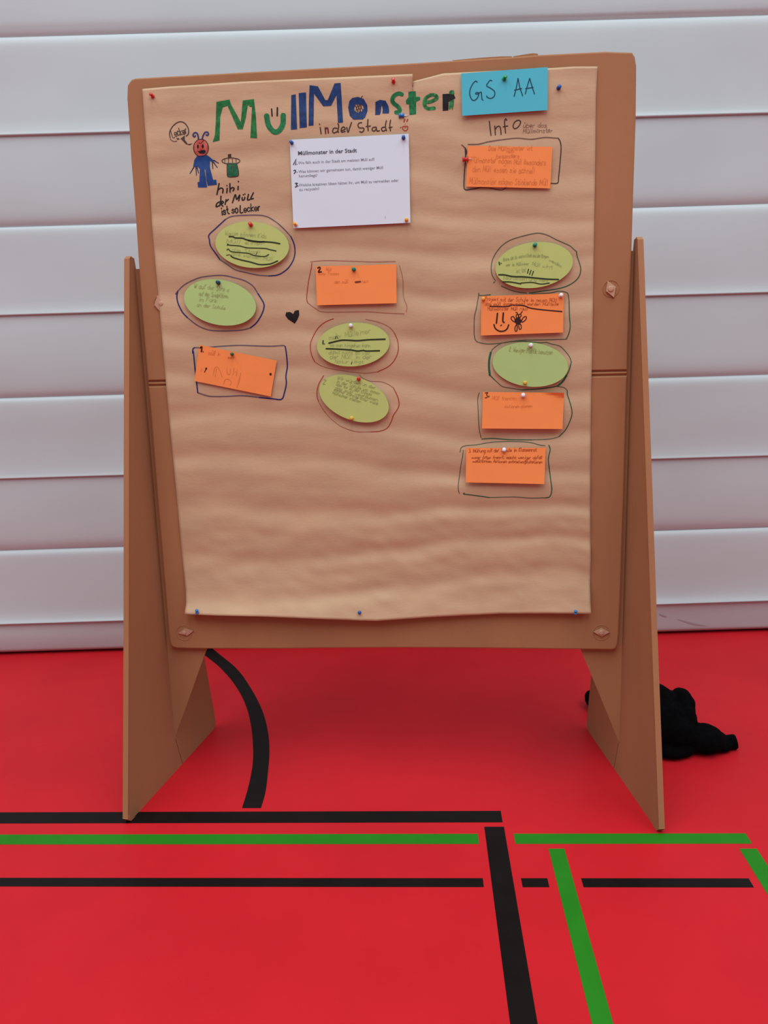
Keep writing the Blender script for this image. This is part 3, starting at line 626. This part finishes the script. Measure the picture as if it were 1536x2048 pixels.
# ---------------------------------------------------------------- cards pinned on the paper
def quad_surf(c, o_top, o_bot, bow=0.0):
    """card surface over four photo corners (tl, tr, br, bl)"""
    P = [B(*c[0], o_top), B(*c[1], o_top), B(*c[2], o_bot), B(*c[3], o_bot)]
    def uv(x, y):
        s, t = .5, .5
        for _ in range(12):
            px = [(1 - s) * (1 - t) * c[0][i] + s * (1 - t) * c[1][i] + s * t * c[2][i] + (1 - s) * t * c[3][i] for i in (0, 1)]
            ds = [(1 - t) * (c[1][i] - c[0][i]) + t * (c[2][i] - c[3][i]) for i in (0, 1)]
            dt = [(1 - s) * (c[3][i] - c[0][i]) + s * (c[2][i] - c[1][i]) for i in (0, 1)]
            r = (x - px[0], y - px[1]); det = ds[0] * dt[1] - ds[1] * dt[0]
            s += (r[0] * dt[1] - r[1] * dt[0]) / det; t += (ds[0] * r[1] - ds[1] * r[0]) / det
        return s, t
    def surf(x, y, lift=0.0):
        s, t = uv(x, y); return B(x, y, o_top + (o_bot - o_top) * t + bow * math.sin(math.pi * max(0, min(1, s))) + lift)
    return surf
def card_mesh(name, surf, px_rows, ma, th=0.0008):
    """px_rows: grid of pixels"""
    v = []; nr = len(px_rows); nc = len(px_rows[0])
    for lift in (0.0, -th):
        for r in px_rows:
            for x, y in r: v.append(surf(x, y, lift))
    f = []; N = nr * nc
    for i in range(nr - 1):
        for j in range(nc - 1):
            a = i * nc + j
            f.append((a, a + nc, a + nc + 1, a + 1)); f.append((N + a, N + a + 1, N + a + nc + 1, N + a + nc))
    rim = [j for j in range(nc)] + [i * nc + nc - 1 for i in range(1, nr)] + [(nr - 1) * nc + j for j in range(nc - 2, -1, -1)] + [i * nc for i in range(nr - 2, 0, -1)]
    for a, b in zip(rim, rim[1:] + rim[:1]): f.append((a, b, N + b, N + a))
    return mesh_obj(name, v, f, M[ma])
def rect_card(name, c, ma, label, cat, o_top=.0105, o_bot=.0135, bow=0.0, group=None, bent=None):
    s0 = quad_surf(c, o_top, o_bot, bow); rows = []
    def s(x, y, lift=0.0):
        if bent:   # a corner folded forward along the line a-b
            (ax, ay), (bx, by) = bent; dd = ((bx - ax) * (ay - y) - (by - ay) * (ax - x)) / math.hypot(bx - ax, by - ay)
            lift += 0.0009 * max(0, dd)
        return s0(x, y, lift)
    for i in range(15):
        t = i / 14; a = Vector(c[0]).lerp(Vector(c[3]), t); b = Vector(c[1]).lerp(Vector(c[2]), t)
        rows.append([tuple(a.lerp(b, j / 24)) for j in range(25)])
    o = card_mesh(name, s, rows, ma); tag(o, label, cat, group); return o, s
def oval_card(cx, cy, ex, ey, dy, ma, label, o_top=.0105, o_bot=.0165, group='oval cards pinned to the brown paper'):
    S2 = 2 * dy * ex; C2 = ex * ex - ey * ey; th = .5 * math.atan2(S2, C2); df = math.hypot(S2, C2); sm = ex * ex + ey * ey
    a, b = math.sqrt((sm + df) / 2), math.sqrt((sm - df) / 2)
    def surf(x, y, lift=0.0): return B(x, y, o_top + (o_bot - o_top) * ((y - (cy - ey)) / (2 * ey)) + .0015 * ((x - cx) / ex) ** 2 + lift)
    n = 56; v = []; f = []
    rads = [.02, .35, .65, .85, 1.0]
    for r in rads:
        for i in range(n):
            A = 2 * math.pi * i / n; X, Y = a * r * math.cos(A), b * r * math.sin(A)
            v.append((cx + X * math.cos(th) - Y * math.sin(th), cy + X * math.sin(th) + Y * math.cos(th)))
    vv = [surf(x, y) for x, y in v] + [surf(x, y, -.0009) for x, y in v]; N = len(v)
    for k in range(len(rads) - 1):
        for i in range(n):
            p, q = k * n + i, k * n + (i + 1) % n
            f.append((p, q, q + n, p + n)); f.append((N + p, N + p + n, N + q + n, N + q))
    f.append(tuple(range(n))[::-1]); f.append(tuple(N + i for i in range(n)))
    e = (len(rads) - 1) * n
    for i in range(n): f.append((e + i, e + (i + 1) % n, N + e + (i + 1) % n, N + e + i))
    o = mesh_obj('oval_card', vv, f, M[ma]); tag(o, label, 'card', group); return o, surf
GR = 'orange cards pinned to the brown paper'
L4 = .0004
# printed A4 sheet
sheet, ss = rect_card('printed_sheet', [(579.3, 279.5), (817.5, 267.5), (820.8, 445.5), (587, 456.5)], 'white', 'white printed sheet of questions pinned below the title letters', 'paper', .0095, .0135, .002)
def printed(txt, p0, p1, size, ma, parent, surf, bold=0.0, lift=.0004):
    cu = bpy.data.curves.new('printed_text', 'FONT'); cu.body = txt; cu.size = 1.0; cu.resolution_u = 2; cu.offset = bold
    ob = bpy.data.objects.new('printed_text', cu); col.objects.link(ob)
    dg = bpy.context.evaluated_depsgraph_get(); me = bpy.data.meshes.new_from_object(ob.evaluated_get(dg))
    bpy.data.objects.remove(ob); bpy.data.curves.remove(cu)
    w = max(v.co.x for v in me.vertices)
    p0, p1 = Vector(p0), Vector(p1); d = p1 - p0; k = d.length / w; ux = d.normalized(); uy = Vector((ux.y, -ux.x))
    pts = [p0 + ux * (v.co.x * k) + uy * (v.co.y * size) for v in me.vertices]
    o = mesh_obj('printed_text', [surf(p.x, p.y, lift) for p in pts], [tuple(p.vertices) for p in me.polygons], M[ma], parent)
    bpy.data.meshes.remove(me); return o
Q = lambda *p: K(570, 260, 260, *p)
printed('Müllmonster in der Stadt', *Q((152, 298), (850, 262)), 11.5, 'ink_print', sheet, ss, .018)
printed('Wo fällt euch in der Stadt am meisten Müll auf?', *Q((155, 405), (1058, 360)), 8.2, 'ink_print_pale', sheet, ss, .006)
printed('Was können wir gemeinsam tun, damit weniger Müll', *Q((160, 508), (1158, 458)), 8.2, 'ink_print_pale', sheet, ss, .006)
printed('herumliegt?', *Q((162, 560), (382, 549)), 8.2, 'ink_print_pale', sheet, ss, .006)
printed('Welche kreativen Ideen hättet ihr, um Müll zu vermeiden oder', *Q((165, 667), (1343, 610)), 8.2, 'ink_print_pale', sheet, ss, .006)
printed('zu recyceln?', *Q((168, 720), (405, 707)), 8.2, 'ink_print_pale', sheet, ss, .006)
printed('1', *Q((1178, 1048), (1188, 1047)), 7.5, 'ink_print_pale', sheet, ss, .004)
Ink(ss, L4).stroke(Q((100, 408), (132, 340), (125, 410)), 2.0, smooth=False).stroke(Q((141, 405), (146, 402)), 1.2).build('handwritten_number', 'ink_bluepen', sheet)
Ink(ss, L4).stroke(Q((102, 480), (125, 475), (122, 495), (108, 515)), 1.9).stroke(Q((138, 500), (146, 499)), 1.2).build('handwritten_number', 'ink_bluepen', sheet)
Ink(ss, L4).stroke(Q((120, 630), (148, 628), (132, 648), (148, 660), (120, 675)), 1.9).stroke(Q((156, 662), (162, 661)), 1.2).build('handwritten_number', 'ink_bluepen', sheet)
# cyan card
cyan, sc_ = rect_card('cyan_card', [(922.2, 146.8), (1095.5, 134.3), (1095, 220.2), (924.3, 231.7)], 'cyan', 'bright cyan card lettered GS AA above the Info heading', 'card', .0105, .0145)
letters(T3, ((((310, 275), (292, 258), (258, 285), (220, 350), (205, 420), (215, 480), (245, 525), (280, 525), (315, 490), (332, 435), (312, 415), (284, 432), (305, 442), (340, 425), (366, 410), (370, 450), (378, 515), (392, 525)),),
             (((515, 255), (490, 248), (460, 285), (442, 325), (500, 360), (548, 398), (557, 440), (540, 480), (500, 500), (452, 487), (442, 465)),),
             (((825, 472), (852, 370), (880, 220)), ((880, 220), (905, 345), (945, 465)), ((830, 387), (932, 362))), (((982, 438), (1010, 330), (1043, 222)), ((1043, 222), (1075, 330), (1110, 437)), ((985, 364), (1092, 348)))), 2.1, 'ink_petrol', L4, sc_, cyan)
# orange cards
o1, s1 = rect_card('orange_card', [(399, 689.6), (553.4, 721), (541.5, 793), (388.7, 762)], 'orange', 'orange card hanging crooked, numbered 1, over a blue drawn rectangle', 'card', .0105, .013, group=GR)
Ink(s1, L4).stroke(A3((183, 118), (210, 98), (203, 172)), 3.0).stroke(A3((228, 165), (230, 178)), 1.6).build('letter', 'ink_maroon', o1)
Ink(s1, L4).stroke(A3((275, 412), (250, 470)), 1.8).dot(*A3((274, 418))[0], 2.0).build('ink_mark', 'ink_maroon', o1)
Ink(s1, L4).dot(*A3((1215, 500))[0], 2.3, 2.8).build('ink_mark', 'ink_maroon', o1)
i_ = Ink(s1, L4)
for p in (((375, 520), (395, 420), (430, 395), (470, 440), (508, 540)), ((405, 540), (425, 420)), ((578, 405), (582, 490), (622, 495), (626, 410)), ((682, 410), (662, 520)), ((730, 430), (715, 525)), ((690, 470), (705, 460)), ((205, 420), (195, 460)), ((530, 640), (550, 580), (610, 580), (640, 620), (620, 660)), ((770, 560), (720, 700)), ((780, 480), (745, 600))): i_.stroke(A3(*p), 1.1)
i_.text('müll in', *A3((305, 215), (480, 240)), 5, .9, seed=2).text('mehr', *A3((590, 270), (690, 285)), 4, .9, seed=3).build('pencil_note', 'ink_on_orange', o1)
o2, s2 = rect_card('orange_card', [(631.2, 532.6), (792.5, 528.5), (793.2, 606.4), (634, 610.5)], 'orange', 'orange card numbered 2 with a short dark dash, inside a red drawn frame', 'card', .0105, .0165, group=GR)
Ink(s2, L4).stroke(A4((185, 192), (212, 178), (222, 200), (195, 250), (240, 245)), 3.0).build('letter', 'ink_maroon', o2)
Ink(s2, L4).stroke(A4((738, 398), (808, 390)), 3.8).build('dash', 'ink_rust', o2)
Ink(s2, L4).text('Müll', *A4((305, 232), (395, 235)), 3.6, .8, seed=5).text('mehr Tonnen', *A4((195, 295), (500, 295)), 3.6, .8, seed=6).text('den müll', *A4((430, 415), (640, 410)), 4, .8, seed=7).text('ren', *A4((830, 412), (930, 405)), 4, .8, seed=8).build('pencil_note', 'ink_on_orange', o2)
o3, s3 = rect_card('orange_card', [(962.6, 592.5), (1127.6, 586.6), (1126.2, 665), (961.9, 671)], 'orange', 'orange card with a drawn smiling face and a small black bee', 'card', .0105, .0155, group=GR)
i_ = Ink(s3, L4)
i_.stroke(A8((290, 275), (450, 280), (560, 275), (620, 258), (780, 265), (880, 300), (1050, 325), (1345, 352)), 2.5)
for p, w in ((((402, 375), (386, 525)), 3.0), (((488, 370), (480, 488), (500, 512)), 3.2), (((445, 560), (466, 546)), 2.0), (((350, 540), (372, 600), (430, 638), (500, 635), (545, 600), (566, 545)), 2.8)): i_.stroke(A8(*p), w)
i_.dot(*A8((702, 490))[0], 6.8, 7.2)
for p in (((655, 505), (612, 475), (602, 435), (635, 425), (655, 460)), ((755, 485), (790, 430), (825, 430), (812, 475), (762, 508)), ((682, 540), (657, 590), (665, 638), (687, 630), (690, 545)), ((715, 540), (745, 545), (748, 600), (722, 610)), ((680, 440), (678, 400), (702, 395), (715, 440)), ((715, 440), (710, 400), (742, 390), (748, 420))): i_.stroke(A8(*p), 2.0, closed=True)
i_.stroke(A8((700, 395), (685, 362), (670, 368)), 1.9).stroke(A8((735, 392), (765, 350)), 1.9)
i_.build('drawing', 'ink_maroon', o3)
Ink(s3, L4).text('Projekt mit der Schule im neuen Müll', *A8((215, 195), (1270, 215)), 4.2, .9, seed=9).text('das müll immer nicht werden Müllteile', *A8((220, 262), (1300, 262)), 3.6, .9, seed=10).text('Müllmonster Müll raus', *A8((255, 335), (850, 335)), 4.2, .9, seed=11).build('pencil_note', 'ink_on_orange_dark', o3)
o4, s4 = rect_card('orange_card', [(966, 783.6), (1128, 785.6), (1125, 858), (963.9, 857)], 'orange', 'orange card numbered 3 with a bent corner, below the pale green oval card', 'card', .0105, .019, group=GR, bent=((1082, 784.5), (1129, 796)))
Ink(s4, L4).stroke(A9((42, 882), (88, 872), (65, 910), (90, 935), (75, 955), (42, 960)), 1.7).stroke(A9((110, 930), (102, 950)), 1.7).build('letter', 'ink_maroon', o4)
Ink(s4, L4).text('Müll trennen', *A9((160, 995), (580, 998)), 4.4, .8, seed=12).text('Aktionen planen', *A9((365, 1128), (830, 1118)), 3.4, .8, seed=13).build('pencil_note', 'ink_on_orange', o4)
o5, s5 = rect_card('orange_card', [(932.5, 895.5), (1091.3, 895.5), (1088.7, 968.2), (931.3, 964.8)], 'orange', 'orange card with three tightly written lines, lowest in the green framed column', 'card', .0105, .021, group=GR)
Ink(s5, L4).text('3. Müllung mit der Schule im Klassenrat', *A11((175, 195), (1250, 178)), 3.8, 1.05, seed=14).text('- wer öfter trennt, macht weniger abfall', *A11((225, 295), (1340, 298)), 3.3, 1.05, seed=15).text('- Mülltonnen Aktionen aufstellen/plakatieren', *A11((240, 352), (1340, 368)), 3.3, 1.05, seed=16).stroke(A11((225, 285), (290, 285)), 1.8).stroke(A11((240, 345), (300, 345)), 1.9).build('handwriting', 'ink_on_orange_dark', o5)
o6, s6 = rect_card('orange_card', [(936, 291.7), (1105, 293.5), (1100.5, 376.7), (931.8, 373.3)], 'orange', 'orange card filled with pencil writing, framed below the Info heading', 'card', .0105, .0125, group=GR)
Ink(s6, L4).text('Das Müllmonster ist', *A12((445, 220), (1075, 215)), 4.6, 1.0, seed=17).text('nett', *A12((700, 252), (810, 250)), 3, .8, seed=18).text('besonders', *A12((555, 330), (890, 325)), 4.6, .9, seed=19).text('Müllmonster mögen Müll besonders', *A12((195, 385), (1270, 430)), 6, 1.0, seed=20).text('den Müll essen sie schnell', *A12((215, 520), (1110, 550)), 6.6, 1.0, seed=21).text('Müllmonster mögen Stinkende Müll', *A12((170, 695), (1300, 720)), 6.8, 1.0, seed=22).build('pencil_note', 'ink_on_orange', o6)
# oval cards
v1, t1 = oval_card(504.3, 489.5, 73.6, 46.5, 4, 'lime', 'yellowish green oval card with four crossed-out lines under the handwritten caption')
i_ = Ink(t1, L4)
for p, w in ((((390, 350), (450, 350), (490, 370), (600, 375), (690, 405), (860, 430), (1000, 435), (1110, 445), (1210, 465)), 3.0), (((700, 412), (860, 434), (960, 432)), 3.4), (((365, 480), (420, 490), (560, 500), (690, 530), (960, 540), (1050, 560), (1150, 582)), 2.2), (((370, 465), (362, 492)), 2.2), (((355, 568), (375, 548), (420, 590), (540, 605), (700, 620), (800, 655), (960, 670), (1030, 638)), 2.1), (((345, 652), (400, 640)), 1.6), (((415, 655), (450, 685), (560, 720), (740, 762), (880, 800), (1030, 795), (1100, 775), (1175, 742)), 2.7), (((845, 595), (828, 640)), 1.2)): i_.stroke(A1(*p), w)
i_.build('crossed_out_lines', 'ink_olive', v1)
Ink(t1, .0003).text('Warum können Kids', *A1((320, 325), (1000, 372)), 5, .9, seed=23).text('Müll einer', *A1((345, 455), (960, 495)), 5, .9, seed=24).text('die Stadt', *A1((430, 590), (900, 640)), 5, .8, seed=25).text('alle werden Müll', *A1((430, 650), (1100, 745)), 4.4, .8, seed=26).build('pencil_note', 'ink_on_lime', v1)
v2, t2 = oval_card(440, 604.8, 72, 46.5, 9, 'lime_g', 'plain light green oval card above the crooked orange card')
Ink(t2, L4).text('W auf der Straße', *A2((305, 285), (880, 350)), 5, .9, seed=27).text('auf den Spielplätzen', *A2((385, 410), (860, 455)), 4.5, .9, seed=28).text('im Park', *A2((380, 505), (690, 522)), 4.5, .9, seed=29).text('an der Schule', *A2((350, 585), (820, 640)), 4.2, .9, seed=30).build('pencil_note', 'ink_on_lime', v2)
v3, t3 = oval_card(706.5, 689, 72.5, 44, -4, 'lime', 'green oval card with two thick black bars beside the black heart')
i_ = Ink(t3, L4)
for p, w in ((((305, 455), (500, 410), (650, 410), (770, 415), (960, 400), (1215, 391)), 3.3), (((260, 545), (420, 550), (650, 565), (770, 582), (870, 572), (900, 582), (1125, 578)), 3.1), (((212, 412), (208, 470)), 2.3), (((228, 465), (234, 470)), 2.0), (((680, 760), (668, 795)), 1.5), (((418, 345), (412, 388)), 1.6), (((440, 350), (450, 385)), 1.3)): i_.stroke(A5(*p), w)
i_.build('crossed_out_lines', 'ink_olive', v3)
Ink(t3, .0003).text('mehr Mülleimer', *A5((310, 405), (990, 292)), 5.5, .9, seed=31).text('wo man hingehen kann', *A5((320, 510), (980, 525)), 4, .9, seed=32).text('damit nicht so viel', *A5((305, 630), (970, 640)), 4.4, .9, seed=33).text('der Müll in der', *A5((320, 705), (1000, 710)), 4.8, .9, seed=34).text('Natur liegt', *A5((400, 780), (870, 778)), 4, .8, seed=35).build('pencil_note', 'ink_on_lime', v3)
v4, t4 = oval_card(708, 797, 69.6, 48, 17, 'lime', 'tilted green oval card with a block of small handwriting, lowest of the ovals')
i_ = Ink(t4, L4)
for k, (s, a, b) in enumerate((('Wir würden in der', (440, 145), (1060, 310)), ('in der Schule wo immer', (425, 205), (1130, 405)), ('das es in der Klasse', (420, 250), (1000, 420)), ('das müll wegräumen', (400, 305), (1100, 510)), ('einmal könnte oder viele', (385, 335), (1100, 570)), ('Mülleimer stellen', (360, 385), (820, 535)))): i_.text(s, *A6(a, b), 3.6, .95, seed=40 + k)
i_.text('2', *A6((205, 222), (262, 225)), 4.4, 1.3, seed=48).build('handwriting', 'ink_on_lime', v4)
v5, t5 = oval_card(1068.3, 530, 77.5, 46.4, -7, 'lime', 'green oval card with exclamation marks above the smiling face card')
i_ = Ink(t5, L4)
for p, w in ((((210, 688), (300, 690), (430, 715), (600, 720), (800, 740), (970, 755), (1130, 760)), 3.1), (((270, 795), (400, 800), (550, 827)), 2.7), (((550, 815), (720, 805), (860, 830), (990, 815)), 2.2), (((670, 600), (652, 665)), 2.0), (((708, 618), (684, 685)), 2.0), (((745, 632), (722, 698)), 2.0), (((215, 492), (225, 535)), 2.4), (((245, 508), (249, 514)), 2.2)): i_.stroke(A7(*p), w)
i_.build('crossed_out_lines', 'ink_olive', v5)
Ink(t5, .0003).text('Keine die du machst', *A7((285, 480), (640, 412)), 3.6, .95, seed=50).text('Stadt und den Bürgern', *A7((640, 412), (980, 430)), 3.6, .95, seed=51).text('werden', *A7((980, 475), (1170, 580)), 3.6, .95, seed=52).text('wer im Mülleimer', *A7((320, 555), (680, 540)), 3.6, .95, seed=53).text('Müll wirft', *A7((720, 545), (1040, 605)), 4, .95, seed=54).text('ist toll', *A7((475, 658), (640, 650)), 5, .9, seed=55).text('bearbeiten und mehr', *A7((280, 755), (990, 800)), 4.4, .9, seed=56).build('pencil_note', 'ink_on_lime', v5)
v6, t6 = oval_card(1060.6, 729, 75.6, 44.7, 5, 'lime_g', 'light green oval card with one line of writing under the smiling face card', .0105, .0145)
Ink(t6, L4).text('2. Weniger Plastik benutzen', *A9((440, 190), (1165, 240)), 5, .95, seed=57).build('pencil_note', 'ink_on_lime', v6)

# ---------------------------------------------------------------- push pins
def pushpin(px, off, ma, label, axis=None, size=1.0, group='push pins on the cardboard board'):
    base = B(*px, off); ax = (axis or (EN + EZ * .15)).normalized()
    e1 = ax.cross(EX if abs(ax.dot(EX)) < .9 else EZ).normalized(); e2 = ax.cross(e1)
    root = empty('push_pin', base); tag(root, label, 'push pin', group)
    def lathe(pr, n=18):
        return [[base + ax * h * size + (e1 * math.cos(2 * math.pi * i / n) + e2 * math.sin(2 * math.pi * i / n)) * r * size for i in range(n)] for r, h in pr]
    mb = MB(); mb.loft(lathe([(.0050, 0), (.0054, .0006), (.0052, .0018), (.0034, .0026), (.0030, .0065), (.0042, .0080), (.0049, .0090), (.0049, .0102), (.0040, .0111), (.0015, .0114)])); mb.build('head', M[ma], root, smooth=True)
    mb = MB(); mb.loft(lathe([(.0006, .001), (.0006, -.007), (.0001, -.011)], 8)); mb.build('needle', M['steel'], root)
    return root
pd = lambda x, y: disp(x, y) + .0005
up_ax = EZ + EN * .35
tilt = lambda a, b: EN + EX * a + EZ * b
pushpin((306, 193), pd(306, 193), 'pin_red', 'dark red push pin in the paper corner above the speech bubble', tilt(-.35, .45), .95)
pushpin((787, 164), pd(787, 164), 'pin_red', 'bright red push pin beside the paper tear above the letter s', tilt(-.05, .55), .9)
pushpin((1117, 176), pd(1117, 176), 'pin_blue', 'blue push pin in the brown paper beside the cyan card', tilt(.15, .1), .95)
pushpin((1008, 158), .0115, 'pin_green', 'green push pin in the cyan card between GS and AA', tilt(.35, .35), .95)
pushpin((584, 286), .0102, 'pin_blue', 'blue push pin in the printed sheet corner under the blue letter l', tilt(-.2, .2), .85)
pushpin((807, 276), .0102, 'pin_blue', 'blue push pin in the printed sheet corner under the red drawn face', tilt(.05, .1), .9)
pushpin((592, 449.5), .0145, 'pin_amber', 'amber push pin in the printed sheet corner next to the crossed-out oval card', tilt(-.5, .4), .85)
pushpin((813, 440), .0145, 'pin_amber', 'amber push pin in the printed sheet corner near the page number', tilt(.05, .1), .85)
pushpin((502, 450), .0120, 'pin_red', 'red push pin in the oval card with four crossed-out lines', tilt(-.1, .3), .95)
pushpin((437, 565.5), .0120, 'pin_dark', 'dark blue push pin in the plain light green oval card', tilt(0, .1), 1.0)
pushpin((464.5, 708.5), .0125, 'pin_dkgreen', 'dark green push pin in the crooked orange card', tilt(.05, .1), .8)
pushpin((707.8, 539), .0122, 'pin_teal', 'teal push pin in the orange card with the dash', tilt(0, .1), .95)
pushpin((702, 651.5), .0125, 'pin_white', 'white push pin in the oval card with two black bars', tilt(0, .1), .95)
pushpin((717.5, 758), .0120, 'pin_red', 'red push pin in the tilted oval card', tilt(0, .15), .95)
pushpin((703.3, 836.5), .0165, 'pin_yellow', 'yellow push pin at the edge of the tilted oval card', tilt(.05, .15), .95)
pushpin((1069.5, 491), .0120, 'pin_teal', 'teal green push pin in the oval card with exclamation marks', tilt(.05, .25), .95)
pushpin((967, 598.5), .0118, 'pin_amber', 'amber push pin in a corner of the smiling face card', tilt(-.1, .15), .85)
pushpin((1121.3, 592), .0118, 'pin_white', 'white push pin in a corner of the smiling face card', tilt(.05, .3), .95)
pushpin((1061, 691), .0120, 'pin_white', 'white push pin in the light green oval card with one line', tilt(.05, .15), 1.0)
pushpin((1049.8, 765.5), .0150, 'pin_yellow', 'yellow push pin in the light green oval card with one line', tilt(0, .1), .9)
pushpin((1046.5, 791.5), .0122, 'pin_white', 'white push pin in the orange card with the bent corner', tilt(-.1, .3), 1.05)
pushpin((1008, 900.5), .0125, 'pin_white', 'white push pin in the orange card with three written lines', tilt(-.05, .35), 1.05)
pushpin((394.5, 1226), pd(394.5, 1226) + .0005, 'pin_sky', 'blue push pin standing in the curled paper corner with a ragged left edge', up_ax, .95)
pushpin((719, 1225), pd(719, 1225), 'pin_blue', 'blue push pin in the middle of the curled lower paper edge', tilt(.1, .3), .9)
pushpin((1151, 1227), pd(1151, 1227) + .0005, 'pin_sky', 'blue push pin standing in the folded lower paper corner with needle showing', up_ax, .85)
pushpin((936.5, 318.5), .0125, 'pin_red', 'red push pin stuck sideways into the edge of the Info card', -EX + EN * .12, 1.25)
pushpin((808, 231), pd(808, 231) + .001, 'pin_sky', 'light blue push pin lying sideways above the red drawn face', -EX + EN * .12, 1.15)

# ---------------------------------------------------------------- black garment on the floor behind the right foot
def garment():
    mb = MB()
    def blob(px, py, Y, rx, ry, rz, rot=0.0):
        c = at_depth(px, py, Y); cr, sr = math.cos(rot), math.sin(rot); rings = []
        for i in range(1, 12):
            ph = math.pi * i / 12 - math.pi / 2; r = math.cos(ph); rings.append([])
            for j in range(18):
                a = 2 * math.pi * j / 18; x, y, z = rx * r * math.cos(a), ry * r * math.sin(a), rz * math.sin(ph)
                p = c + Vector((x * cr - y * sr, x * sr + y * cr, z if z > 0 else z / rz * c.z)); p.z = max(p.z, .003); rings[-1].append(p)
        mb.loft(rings)
    blob(1318, 1440, 2.30, .085, .10, .075)
    blob(1308, 1395, 2.34, .062, .07, .040)
    blob(1364, 1408, 2.33, .036, .06, .046)
    blob(1350, 1460, 2.26, .060, .07, .060)
    blob(1366, 1440, 2.28, .040, .05, .050)
    blob(1340, 1496, 2.24, .070, .060, .040)
    blob(1404, 1479, 2.25, .066, .060, .047, -.1)
    blob(1434, 1487, 2.255, .046, .045, .036, -.2)
    blob(1270, 1425, 2.42, .10, .08, .05); blob(1225, 1408, 2.50, .07, .05, .035, -.5)
    blob(1191, 1397, 2.55, .036, .045, .026)
    b = mb.build('body', M['cloth'], root)
    rm = b.modifiers.new('remesh', 'REMESH'); rm.mode = 'VOXEL'; rm.voxel_size = .0055; rm.use_smooth_shade = True
    sm = b.modifiers.new('smooth', 'SMOOTH'); sm.factor = .5; sm.iterations = 4
    tx = bpy.data.textures.new('cloth_folds', 'CLOUDS'); tx.noise_scale = .035
    dp = b.modifiers.new('folds', 'DISPLACE'); dp.texture = tx; dp.strength = .010; dp.mid_level = .5
    mb = MB(); rings = []
    a, e = at_depth(1440, 1487, 2.26), at_depth(1472, 1483, 2.255); ax = (e - a).normalized(); s1_ = ax.cross(Vector((0, 0, 1))).normalized(); s2_ = ax.cross(s1_)
    for t, r in ((0, .022), (.5, .0225), (.9, .0225), (1.0, .0205), (.93, .015)):
        rings.append([a + ax * (e - a).length * t + s1_ * math.cos(k * math.pi / 9) * r * 1.1 + s2_ * math.sin(k * math.pi / 9) * r * .95 for k in range(18)])
    mb.loft(rings); mb.build('cuff', M['cloth'], root, smooth=True)
root = empty('black_garment', on_floor(1340, 1480)); garment()
tag(root, 'crumpled black garment lying on the red floor behind a cardboard foot', 'garment')
